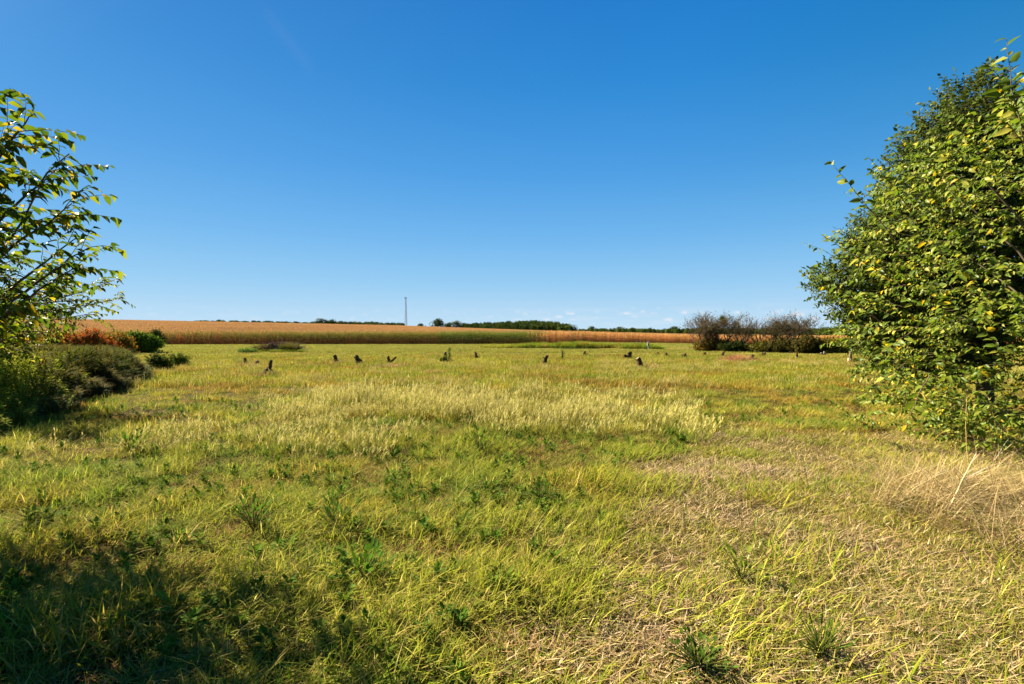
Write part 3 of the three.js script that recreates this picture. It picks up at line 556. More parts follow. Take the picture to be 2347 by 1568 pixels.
// ---------------------------------------------------------------- heaps and small plants in the middle distance
function mound(name, label, cat, bx, by, wPx, hPx, geos, n, tint, seed, grp) {
  const p = onLand(bx, by), D = -p.z, R = wPx * D / F / 2, h = hPx * D / F, t = thing(name, label, cat, p, grp), r = rng(seed), list = [];
  for (let i = 0; i < n; i++) { const a = r() * 6.28, q = Math.sqrt(r()), k = 0.75 + r() * 0.5; list.push({ p: V(Math.cos(a) * q * R, -0.02, Math.sin(a) * q * Math.min(R, 0.9)), ry: r() * 6.28, s: [0.5 + R * 0.25, h * (1.15 - 0.7 * q * q), 0.5 + R * 0.25], c: tint.map((v) => v * k) }); }
  scatter('dead_grass', geos, M.dry, list, t, r); return t;
}
{
  const deadT = [1, 2].map((k) => tuft(700 + k, 50, 0.3, 0.6, 1.1, 0.014, 0.9, 0.9, [[0.26, 0.15, 0.075], [0.34, 0.21, 0.12], [0.2, 0.11, 0.06], [0.42, 0.29, 0.16]]));
  const g = 'heaps of dead brown grass among the stumps';
  mound('dead_grass_heap', 'brown heap of dead grass at the foot of the forked stump', 'dead grass', 893, 844, 46, 13, deadT, 26, [1, 0.85, 0.75], 1, g);
  mound('dead_grass_heap', 'faded brown grass heap in the open, right of the forked stump', 'dead grass', 985, 857, 44, 12, deadT, 22, [1.1, 0.95, 0.85], 2, g);
  mound('dead_grass_heap', 'straw-brown heap sloping from the big pale-topped stump', 'dead grass', 1492, 846, 40, 14, deadT, 20, [1.4, 1.25, 1.1], 3, g);
  mound('dead_grass_heap', 'large pinkish-brown dead weed clump in front of the bare trees', 'dead grass', 1688, 829, 62, 22, deadT, 34, [1.25, 0.95, 0.8], 4, g);
  mound('dead_grass_heap', 'reddish dead weeds round the leftmost small stump', 'dead grass', 561, 842, 30, 12, deadT, 16, [0.85, 0.6, 0.4], 5, g);
  mound('dead_grass_heap', 'brown weeds at the foot of the tall pale-necked stump', 'dead grass', 598, 864, 46, 14, deadT, 20, [0.75, 0.6, 0.4], 6, g);
  // heap of cut brush: dark tangled sticks over earth, with weeds at its right end
  const p = onLand(640, 806), D = -p.z, m = D / F, t = thing('brush_heap', 'long dark heap of tangled brush on bare earth in front of the corn', 'brush heap', p), r = rng(731);
  const b = new MB(), dark = [0.06, 0.045, 0.034];
  for (let i = 0; i < 620; i++) {
    const x = jit(r, 42 * m), hh = (x / m > 18 ? 17 : x / m < -24 ? 16 : 22) * m * (0.6 + 0.4 * r()), y = r() * hh * (1 - Math.pow(Math.abs(x) / (46 * m), 4)), a = r() * 6.28, L = 0.5 + r() * 0.9, k = 0.6 + r() * 1.0;
    const q = V(x, y, 0.6 + jit(r, 1.1) * (1 - y / (26 * m)) - 0.6), d = V(Math.cos(a) * L, (r() - 0.25) * L * 0.7, Math.sin(a) * L * 0.6);
    b.tube([q, q.clone().addScaledVector(d, 0.5).add(V(jit(r, 0.1), jit(r, 0.08), 0)), q.clone().add(d)], [0.025 + r() * 0.03, 0.02, 0.008], 4, dark.map((v) => v * k * (r() < 0.12 ? 2.4 : 1)));
  }
  part('sticks', b.geo(), M.bark, t).userData.kind = 'stuff';
  const e = new THREE.SphereGeometry(1, 40, 14, 0, 6.29, 0, 1.6), pos = e.attributes.position, col = [];
  for (let i = 0; i < pos.count; i++) { const k = 1 + 0.35 * noise(pos.getX(i) * 4, pos.getZ(i) * 4, pos.getY(i) * 3); pos.setXYZ(i, pos.getX(i) * 36 * m * k, pos.getY(i) * 10 * m * k, pos.getZ(i) * 1.0 * k); col.push(0.24 * k, 0.17 * k, 0.11 * k); }
  e.setAttribute('color', new THREE.Float32BufferAttribute(col, 3)); e.computeVertexNormals(); part('earth', e, M.bark, t);
  const wg = [1, 2].map((k) => tuft(740 + k, 60, 0.35, 0.7, 1.2, 0.02, 0.5, 0.5, [[0.09, 0.075, 0.03], [0.07, 0.09, 0.02], [0.12, 0.085, 0.05]])), list = [];
  for (let i = 0; i < 60; i++) { const right = r() < 0.65, x = right ? lerp(12, 42, r()) : lerp(-42, -30, r()); list.push({ p: V(x * m, 0, 0.3 + jit(r, 0.9)), ry: r() * 6.28, s: [0.8, (right ? 1.05 : 0.9) * (0.7 + 0.4 * r()), 0.8], c: [1, 1, 1] }); }
  for (let i = 0; i < 24; i++) list.push({ p: V(lerp(-50, 64, r()) * m, 0, 1.2 + r() * 0.5), ry: r() * 6.28, s: [0.8, 0.35, 0.8], c: [1.6, 2.2, 0.7] });
  scatter('weeds', wg, M.weed, list, t, r);
}
function leafyStem(seed, h, n, len, wid, c0, c1, top = null, stem = [0.09, 0.08, 0.03]) {      // an upright weed: leaves all up one stem, a plume on top
  const r = rng(seed), b = new MB(), lx = jit(r, 0.12) * h, lz = jit(r, 0.12) * h;
  const P = (t) => V(lx * t * t, h * t, lz * t * t);
  b.tube([P(0), P(0.5), P(1)], [0.006, 0.005, 0.002], 4, stem);
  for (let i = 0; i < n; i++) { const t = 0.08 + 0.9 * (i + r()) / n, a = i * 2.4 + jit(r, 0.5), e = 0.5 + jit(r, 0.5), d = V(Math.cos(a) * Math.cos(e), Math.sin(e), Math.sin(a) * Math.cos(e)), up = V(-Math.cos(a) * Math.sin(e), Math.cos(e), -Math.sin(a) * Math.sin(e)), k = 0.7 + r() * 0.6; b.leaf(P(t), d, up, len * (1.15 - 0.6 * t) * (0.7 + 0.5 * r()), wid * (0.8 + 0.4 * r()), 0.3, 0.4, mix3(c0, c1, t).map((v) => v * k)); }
  if (top) for (let i = 0; i < 20; i++) { const a = r() * 6.28, y = 0.82 + 0.2 * r(); const q = P(Math.min(1, y)); b.blade(q.x, q.y, q.z, a, 0.1 + r() * 0.12, 0.5 + r() * 0.7, 0.4, 0.016, top.map((v) => v * (0.7 + 0.6 * r())), 2); }
  return b.geo();
}
{ // tall weed beside the upright stump, and a few other single plants
  const one = (name, label, cat, bx, by, topPy, seed, opt) => { const p = onLand(bx, by), D = -p.z, h = at(bx, topPy, D).y - p.y, t = thing(name, label, cat, p); const o = Object.assign({ n: 60, len: 0.22, wid: 0.07, c0: [0.04, 0.07, 0.012], c1: [0.09, 0.13, 0.015] }, opt); const parts = []; for (let k = 0; k < (o.stems ?? 1); k++) { const g = leafyStem(seed + k, h * (k ? 0.6 + 0.1 * (k % 4) : 1), o.n, o.len, o.wid, o.c0, o.c1, o.top); g.translate(k ? Math.cos(k * 2.4) * (o.spread ?? 0.1) * Math.sqrt(k) : 0, 0, k ? Math.sin(k * 2.4) * (o.spread ?? 0.1) * Math.sqrt(k) : 0); parts.push(g); } part('stems_and_leaves', mergeGeometries(parts), M.weed, t); return t; };
  one('tall_weed', 'tall narrow green weed standing right beside the upright stump', 'weed', 1029, 829, 797, 801, { n: 90, len: 0.26 });
  one('tall_weed', 'low leafy green weed growing at the foot of the upright stump', 'weed', 1018, 831, 814, 803, { stems: 5, n: 40 });
  one('tall_weed', 'grey-green weed standing in front of the pond water', 'weed', 1289, 824, 803, 811, { n: 60, c0: [0.05, 0.07, 0.03], c1: [0.07, 0.1, 0.04] });
  one('green_bush', 'small bright green tuft of weeds left of the brush heap', 'weed', 566, 809, 797, 821, { stems: 22, n: 26, spread: 0.18, len: 0.3, c0: [0.05, 0.11, 0.012], c1: [0.09, 0.17, 0.015] });
  // stakes and box by the pond
  const p = onLand(1485, 801), D = -p.z, m = D / F, t = thing('bird_box', 'small pale box on a thin white post at the right end of the reeds', 'bird box', p);
  const white = new THREE.MeshStandardMaterial({ color: new THREE.Color().setRGB(0.2, 0.21, 0.23), roughness: 0.7 }), grey = new THREE.MeshStandardMaterial({ color: new THREE.Color().setRGB(0.12, 0.13, 0.16), roughness: 0.7 });
  part('post', new THREE.CylinderGeometry(0.035, 0.04, 20 * m, 10).translate(0, 9.8 * m, 0), white, t);
  part('box', new THREE.BoxGeometry(0.17, 0.3, 0.16).translate(-0.02, 11.5 * m, 0.04), white, t);
  const f = new THREE.ConeGeometry(0.18, 0.12, 4).rotateY(Math.PI / 4).translate(-0.02, 11.5 * m + 0.21, 0.04); part('roof', f, white, t);
  part('entrance', new THREE.CylinderGeometry(0.05, 0.05, 0.03, 16).rotateX(Math.PI / 2).translate(-0.02, 11.5 * m + 0.05, 0.12), grey, t);
  part('guard', new THREE.CylinderGeometry(0.03, 0.1, 0.3, 12).translate(0.06, 3.5 * m, 0.05), grey, t);
  for (const [px, lab] of [[1459, 'thin white stake, left one of two beside the pale box'], [1468, 'thin white stake, right one of two, nearer the pale box']]) { const q = onLand(px, 799), s = thing('stake', lab, 'stake', q, 'white stakes left of the pale box'); part('shaft', new THREE.CylinderGeometry(0.018, 0.022, 1.0, 8).translate(0, 0.5, 0), white, s); part('cap', new THREE.CylinderGeometry(0.026, 0.022, 0.07, 8).translate(0, 1.02, 0), white, s); }
}

// ---------------------------------------------------------------- bare trees with undergrowth on the right
function branchy(seed, h, spread, tone, dens = 1) {
  const r = rng(seed), trunk = new MB(), br = new MB(), tw = new MB(), tips = [];
  const grow = (p, d, L, R, lev) => {
    const pts = [p.clone()], dd = d.clone(), q = p.clone();
    for (let k = 0; k < 4; k++) { dd.add(V(jit(r, 0.22), 0.08 + jit(r, 0.14), jit(r, 0.22))).normalize(); q.addScaledVector(dd, L / 4); pts.push(q.clone()); }
    (lev === 0 ? trunk : lev < 3 ? br : tw).tube(pts, [R, R * 0.88, R * 0.76, R * 0.64, R * 0.5], lev < 2 ? 7 : 4, tone.map((v) => v * (0.8 + 0.5 * r())));
    if (lev >= 5) { tips.push(q.clone()); return; }
    const n = lev === 0 ? 7 : Math.round((lev > 2 ? 4 : 3.4) * dens);
    for (let i = 0; i < n; i++) { const t = lev === 0 ? 0.3 + 0.7 * (i + 1) / n : 0.25 + 0.75 * (i + 1) / n, s = pts[Math.min(4, Math.max(1, Math.round(t * 4)))], a = r() * 6.28, nd = dd.clone().multiplyScalar(lev === 0 ? 0.55 : 0.75).add(V(Math.cos(a) * spread, jit(r, 0.25) + 0.12, Math.sin(a) * spread)).normalize(); grow(s, nd, lev === 0 ? h * (0.26 + 0.14 * r()) : L * (0.62 + 0.24 * r()), Math.max(R * 0.58, 0.0085), lev + 1); }
  };
  grow(V(0, -0.05, 0), V(jit(r, 0.1), 1, jit(r, 0.1)).normalize(), h * 0.13, h * 0.03, 0);
  return { trunk: trunk.geo(), br: br.geo(), tw: tw.geo(), tips };
}
{
  const grp = 'bare trees on the right';
  const list = [
    [1622, 806, 728, 'leftmost bare tree of the group, low and thin', 1, 0.95],
    [1655, 806, 706, 'tall bare tree with a clump of green leaves near its top', 2, 0.85],
    [1696, 806, 714, 'bare tree with a leaning limb, right of the one with green leaves', 3, 0.6],
    [1745, 806, 722, 'thin bare tree standing in the gap of the group', 4, 0.36],
    [1800, 807, 716, 'bare tree with many stems, left of the last one', 5, 0.9],
    [1825, 807, 708, 'last bare tree at the right end of the group, dense with grey twigs', 6, 0.9],
  ];
  for (const [px, by, top, label, k, spr] of list) {
    const p = onLand(px, by); p.z -= 1.2; const D = -p.z; p.x = (px - 1173) / F * D; p.y = land(p.x, D);
    const h = at(px, top, D).y - p.y, t = thing('bare_tree', label, 'bare tree', p, grp), g = branchy(850 + k, h, spr, [0.095, 0.072, 0.052], k === 4 ? 0.72 : k === 3 ? 0.92 : 1);
    let box = new THREE.Box3().setFromBufferAttribute(g.tw.attributes.position); const s = h / box.max.y;
    const r = rng(870 + k), lv = new MB();
    for (const q of g.tips) { const n = k === 4 ? 0.3 : 0.95; if (r() < n * (1 - 0.75 * sstep(0.5, 0.95, q.y / box.max.y))) for (let j = 0; j < 2; j++) { const d = V(jit(r, 1), jit(r, 1), jit(r, 1)).normalize(), up = V(jit(r, 1), jit(r, 1), jit(r, 1)).cross(d).normalize(), red = r(); lv.leaf(q.clone().add(V(jit(r, 0.12), jit(r, 0.12), jit(r, 0.12))), d, up, 0.1, 0.06, 0.2, 0.2, red < 0.2 ? [0.13, 0.07, 0.045] : red < 0.55 ? [0.1, 0.085, 0.04] : [0.075, 0.068, 0.05]); } }
    if (k === 2) for (let j = 0; j < 900; j++) { const d = V(jit(r, 1), jit(r, 1), jit(r, 1)).normalize(), up = V(jit(r, 1), jit(r, 1), jit(r, 1)).cross(d).normalize(), q = V(gauss(r) * 0.28, box.max.y * (0.72 + 0.13 * gauss(r)), gauss(r) * 0.28); q.x += (0.78 - q.y / box.max.y) * 0.9; lv.leaf(q, d, up, 0.1, 0.07, 0.2, 0.2, [0.05, 0.075, 0.015]); }
    for (const [nm, geo, mt] of [['trunk', g.trunk, M.bark], ['branches', g.br, M.bark], ['twigs', g.tw, M.bark], ['leaves', lv.geo(), M.crown]]) { geo.scale(s, s, s); const o = part(nm, geo, mt, t); if (nm === 'leaves' || nm === 'twigs') o.userData.kind = 'stuff'; }
  }
}
function bushFoliage(parent, blobs, n, geos, mat, tintFn, seed, name = 'foliage', s0 = 1) {
  const r = rng(seed), list = [], tot = blobs.map((b) => b[3] * b[4] + b[4] * b[5] + b[3] * b[5]), sum = tot.reduce((a, b) => a + b, 0);
  for (let i = 0; i < n; i++) {
    let k = 0, q = r() * sum; while (k < blobs.length - 1 && q > tot[k]) q -= tot[k++];
    const B = blobs[k], d = V(gauss(r), gauss(r), gauss(r)).normalize(), f = 0.45 + 0.55 * Math.sqrt(r()) + 0.14 * noise(d.x * 3 + B[0], d.y * 3, d.z * 3 + B[2]);
    const p = V(B[0] + d.x * B[3] * f, B[1] + d.y * B[4] * f, B[2] + d.z * B[5] * f); if (p.y < 0.03) continue;
    const dir = d.clone().add(V(jit(r, 0.8), 0.45 + jit(r, 0.6), jit(r, 0.8))).normalize();
    list.push({ p, q: new THREE.Quaternion().setFromUnitVectors(YA, dir).multiply(new THREE.Quaternion().setFromAxisAngle(YA, r() * 6.28)), s: s0 * (0.7 + r() * 0.6), c: tintFn(p, r) });
  }
  scatter(name, geos, mat, list, parent, r);
}
function spray(seed, n, L, len, wid, pal, stem = [0.1, 0.08, 0.05]) {   // a twig with alternate leaves, along +Y
  const r = rng(seed), b = new MB(), bx = jit(r, 0.15), bz = jit(r, 0.15), P = (t) => V(bx * L * t * t, L * t, bz * L * t * t);
  b.tube([P(0), P(0.5), P(1)], [L * 0.012, L * 0.009, L * 0.004], 3, stem);
  for (let i = 0; i < n; i++) { const t = 0.12 + 0.88 * (i + 1) / n, a = i * 2.6 + jit(r, 0.6), e = i === n - 1 ? 1.3 : 0.35 + jit(r, 0.5), d = V(Math.cos(a) * Math.cos(e), Math.sin(e), Math.sin(a) * Math.cos(e)), up = V(-Math.cos(a) * Math.sin(e) + jit(r, 0.4), Math.cos(e), -Math.sin(a) * Math.sin(e) + jit(r, 0.4)).normalize(), c = pal[Math.floor(r() * pal.length)], k = 0.75 + r() * 0.5; b.leaf(P(t), d, up, len * (0.75 + 0.5 * r()), wid * (0.8 + 0.4 * r()), 0.35 * r(), 0.5 * r(), c.map((v) => v * k)); }
  return b.geo();
}
const PAL = {
  olive: [[0.07, 0.085, 0.018], [0.1, 0.09, 0.02], [0.05, 0.07, 0.015]], red: [[0.42, 0.075, 0.02], [0.36, 0.09, 0.02], [0.42, 0.14, 0.03], [0.2, 0.12, 0.02]],
  green: [[0.075, 0.12, 0.012], [0.05, 0.085, 0.012], [0.11, 0.15, 0.015]], tan: [[0.2, 0.13, 0.03], [0.17, 0.09, 0.025], [0.12, 0.1, 0.02]], tree: [[0.06, 0.095, 0.018], [0.085, 0.115, 0.022], [0.045, 0.07, 0.016], [0.11, 0.125, 0.03]],
};
const sp_ = {}; for (const k of Object.keys(PAL)) sp_[k] = [1, 2, 3].map((s) => spray(900 + s + k.length * 10, 12, 0.5, 0.16, 0.09, PAL[k]));
{
  const shrub = (name, label, cat, px, by, wPx, topPy, pal, n, seed, opt = {}) => {
    const p = onLand(px, by), D0 = -p.z; p.z -= opt.back ?? 0; const D = -p.z; p.x = (px - 1173) / F * D; p.y = land(p.x, D);
    const m = D / F, w = wPx * m / 2, h = at(px, topPy, D).y - p.y, t = thing(name, label, cat, p, opt.group), r = rng(seed), st = new MB(), blobs = [];
    for (let i = 0; i < 9; i++) { const a = i * 0.7 + r(), e = V(Math.cos(a) * w * 0.7, h * (0.55 + 0.35 * r()), Math.sin(a) * Math.min(w, 1.2) * 0.6); st.tube(bend(V(jit(r, 0.1), -0.05, jit(r, 0.1)), V(e.x * 0.3, e.y * 0.6, e.z * 0.3), e, 5), [0.03, 0.026, 0.022, 0.018, 0.012, 0.006], 5, [0.08, 0.065, 0.05]); }
    part('stems', st.geo(), M.bark, t);
    const nb = Math.max(3, Math.round(w / (h * 0.35)) + 2);
    for (let i = 0; i < nb; i++) { const f = nb > 1 ? i / (nb - 1) * 2 - 1 : 0, hh = h * (0.72 + 0.28 * r()) * (1 - 0.3 * f * f); blobs.push([f * w * 0.72, hh * 0.52, jit(r, 0.3), w * 0.36, hh * 0.48, Math.min(w, 1.3) * 0.6]); }
    bushFoliage(t, blobs, n, sp_[pal], M.crown, (q, rr) => { const k = 0.75 + 0.5 * rr(); return opt.tint ? opt.tint.map((v) => v * k * (opt.dim ?? 1)) : [k, k, k]; }, seed + 1, 'foliage', opt.s ?? 1);
    return t;
  };
  const ug = 'undergrowth below the bare trees';
  shrub('shrub', 'yellow-brown shrub with a dark hollow below it, under the left end of the bare trees', 'shrub', 1632, 805, 66, 777, 'tan', 500, 1001, { group: ug, tint: [1, 1, 0.9], dim: 0.8 });
  shrub('shrub', 'dark green undergrowth round the foot of the tall bare tree', 'shrub', 1685, 807, 52, 787, 'olive', 420, 1005, { tint: [0.8, 0.95, 0.7], group: ug, dim: 0.72 });
  shrub('shrub', 'yellow-green and brown bush in the gap between the bare trees', 'shrub', 1745, 808, 44, 789, 'tan', 320, 1009, { tint: [0.8, 1.05, 0.8], group: ug, dim: 0.72 });
  shrub('shrub', 'dark wide undergrowth below the last two bare trees', 'shrub', 1805, 809, 92, 781, 'olive', 700, 1013, { tint: [0.95, 0.75, 0.75], group: ug, dim: 0.72 });
  shrub('shrub', 'rounded dark shrub with reddish top at the right end of the bare trees', 'shrub', 1855, 810, 62, 774, 'olive', 700, 1017, { tint: [1.15, 0.85, 0.8], group: ug, dim: 0.72 });
  shrub('shrub', 'low yellow and orange weeds between the bare trees and the big green bush', 'shrub', 1920, 810, 80, 782, 'tan', 600, 1021, { tint: [1.2, 1.35, 0.8] });
  const rg = 'red shrubs behind the weed thicket on the left';
  shrub('red_shrub', 'red-orange shrub seen through the hanging branches, left of the three', 'shrub', 138, 815, 84, 766, 'red', 700, 1031, { s: 1.0, tint: [0.75, 1.35, 0.9], group: rg });
  shrub('red_shrub', 'bright red-orange shrub in the middle of the three behind the thicket', 'shrub', 205, 815, 86, 764, 'red', 620, 1035, { group: rg, tint: [0.95, 0.9, 1] });
  shrub('red_shrub', 'smaller red-brown shrub next to the green bush behind the thicket', 'shrub', 262, 813, 60, 766, 'red', 380, 1039, { tint: [0.7, 1.3, 0.9], group: rg });
  shrub('green_bush', 'bright green leafy bush behind the right end of the weed thicket', 'bush', 314, 809, 74, 759, 'green', 1300, 1043, { tint: [1.1, 1.2, 0.9] });
  shrub('green_bush', 'low dark green bush at the far tip of the weed thicket', 'bush', 372, 850, 36, 818, 'olive', 260, 1051, { s: 0.55, tint: [0.8, 0.95, 0.7] });
  shrub('green_bush', 'low yellow-green bush just right of the dark bush at the thicket tip', 'bush', 404, 840, 30, 816, 'green', 220, 1055, { s: 0.5, tint: [1.3, 1.1, 0.9] });
  shrub('green_bush', 'dark green bush tucked against the corn behind the bright green bush', 'bush', 356, 796, 30, 757, 'olive', 600, 1047, { tint: [0.7, 0.95, 0.7] });
}

// ---------------------------------------------------------------- weed thicket on the left
{
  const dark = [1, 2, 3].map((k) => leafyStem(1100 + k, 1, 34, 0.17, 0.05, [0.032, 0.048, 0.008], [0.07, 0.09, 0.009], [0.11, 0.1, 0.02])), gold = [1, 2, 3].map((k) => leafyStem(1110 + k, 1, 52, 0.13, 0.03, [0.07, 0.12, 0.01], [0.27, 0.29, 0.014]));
  const r = rng(1120), Dk = [], Gd = [];
  for (let i = 0; i < 5600; i++) {
    const D = 7.6 + 19 * Math.pow(r(), 1.15), e = weedEdge(D) + 0.5 * noise(D * 1.1, 3), X = e - 7.5 * Math.pow(r(), 0.9) * (D > 20 ? 0.8 : 1);
    const into = e - X, px = 1173 + X / D * F; if (px < -260) continue;
    const h = (0.35 + 0.75 * sstep(0, 1.1, into)) * (0.85 + 0.3 * fbm(X * 0.6, D * 0.6, 3)) * (0.85 + 0.3 * r()) * (1 - 0.35 * sstep(18, 26, D)), k = 0.75 + 0.5 * r();
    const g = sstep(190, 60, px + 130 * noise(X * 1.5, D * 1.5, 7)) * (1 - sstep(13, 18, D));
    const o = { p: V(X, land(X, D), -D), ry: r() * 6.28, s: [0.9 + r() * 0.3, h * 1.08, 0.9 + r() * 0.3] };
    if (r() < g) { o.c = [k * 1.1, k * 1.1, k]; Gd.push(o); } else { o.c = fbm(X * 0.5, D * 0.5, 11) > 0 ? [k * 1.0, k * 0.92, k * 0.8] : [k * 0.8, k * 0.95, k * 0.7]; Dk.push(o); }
  }
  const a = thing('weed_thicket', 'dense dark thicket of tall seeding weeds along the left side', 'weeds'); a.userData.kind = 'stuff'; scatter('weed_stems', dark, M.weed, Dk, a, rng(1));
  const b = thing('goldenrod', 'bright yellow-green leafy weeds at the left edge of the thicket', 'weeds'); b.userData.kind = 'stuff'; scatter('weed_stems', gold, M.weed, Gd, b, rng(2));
}

// ---------------------------------------------------------------- big leafy plants: leaves seen one by one are parts, the rest of the leaves are one part
const leafGeos = [1, 2, 3, 4].map((k) => { const b = new MB(), r = rng(1200 + k); b.leaf(V(0, 0, 0), YA, V(0, 0, 1), 1, 0.44 + 0.12 * r(), 0.25 + 0.45 * r(), 0.1 + 0.7 * r(), [1, 1, 1]); return b.geo(); });
const basis = (d, up) => { const z = up.clone().addScaledVector(d, -up.dot(d)).normalize(), x = V(0, 0, 0).crossVectors(d, z); return new THREE.Quaternion().setFromRotationMatrix(new THREE.Matrix4().makeBasis(x, d, z)); };
class LeafyPlant {
  constructor(t, seed, pal, gloss) { this.t = t; this.r = rng(seed); this.leaves = []; this.pal = pal; this.twigs = new MB(); this.gloss = gloss; this.skew = 1.7; this.wild = 0.6; }
  twig(pts, R, n, len, droop, from = 0.15) {           // leaves alternate along a twig
    const r = this.r; this.twigs.tube(pts, (t) => R * (1 - 0.75 * t), 4, [0.11, 0.085, 0.06]);
    const w = V(0, 0, 0);
    for (let i = 0; i < n; i++) {
      const t = from + (1 - from) * (i + 0.7 * r()) / n, f = t * (pts.length - 1), k = Math.min(pts.length - 2, Math.floor(f)), p = pts[k].clone().lerp(pts[k + 1], f - k);
      const ax = w.subVectors(pts[k + 1], pts[k]).normalize().clone(), side = V(0, 0, 0).crossVectors(ax, YA).normalize().multiplyScalar(i % 2 ? 1 : -1);
      const d = ax.clone().multiplyScalar(0.55).addScaledVector(side, 0.9).add(V(jit(r, 0.45), jit(r, 0.4) - droop, jit(r, 0.45))).normalize();
      const up = V(jit(r, this.wild), 1, jit(r, this.wild)).addScaledVector(sunDir, 0.5).normalize();
      this.leaves.push({ p, q: basis(d, up), s: len * (0.5 + 0.8 * r()), k: Math.floor(r() * 4), c: Math.min(this.pal.length - 1, Math.floor(this.pal.length * Math.pow(r(), this.skew))) });
    }
  }
  done(most = 300) {
    const t = this.t, o = t.position;
    const tw = part('twigs', this.twigs.geo(), M.bark, t); tw.userData.kind = 'stuff';
    const seen = this.leaves.map((l) => { const x = l.p.x + o.x, D = -(l.p.z + o.z), y = l.p.y + o.y; const inside = D > 0.3 && Math.abs(x / D) < 1.03 && Math.abs(y - 1.6) / D < 0.75; return inside ? l.s / D : 0; });
    const order = [...seen.keys()].sort((a, b) => seen[b] - seen[a]), big = new Set(order.slice(0, most).filter((i) => seen[i] > 0));
    const mats = this.pal.map((c) => new THREE.MeshPhysicalMaterial({ color: new THREE.Color().setRGB(c[0], c[1], c[2] * 0.42), side: THREE.DoubleSide, roughness: 1, transmission: 0.5, thickness: 0, specularIntensity: 0.15, clearcoat: this.gloss, clearcoatRoughness: 0.35 }));
    const all = new THREE.MeshPhysicalMaterial({ side: THREE.DoubleSide, roughness: 1, transmission: 0.5, thickness: 0, specularIntensity: 0.15, clearcoat: this.gloss, clearcoatRoughness: 0.35 });
    const rest = [], col = new THREE.Color();
    this.leaves.forEach((l, i) => {
      const m = new THREE.Matrix4().compose(l.p, l.q, V(l.s, l.s, l.s));
      if (big.has(i)) { const me = part('leaf', leafGeos[l.k], mats[l.c], t); me.position.copy(l.p); me.quaternion.copy(l.q); me.scale.setScalar(l.s); } else rest.push([m, l]);
    });
    for (let k = 0; k < 4; k++) {
      const mine = rest.filter(([, l]) => l.k === k); if (!mine.length) continue;
      const im = new THREE.InstancedMesh(leafGeos[k], all, mine.length); im.name = 'foliage'; im.userData.kind = 'stuff'; im.castShadow = im.receiveShadow = true;
      mine.forEach(([m, l], i) => { const v = 0.8 + 0.4 * this.r(), c = this.pal[l.c]; im.setMatrixAt(i, m); im.setColorAt(i, col.setRGB(c[0] * v, c[1] * v, c[2] * v * 0.42)); }); t.add(im);
    }
  }
}
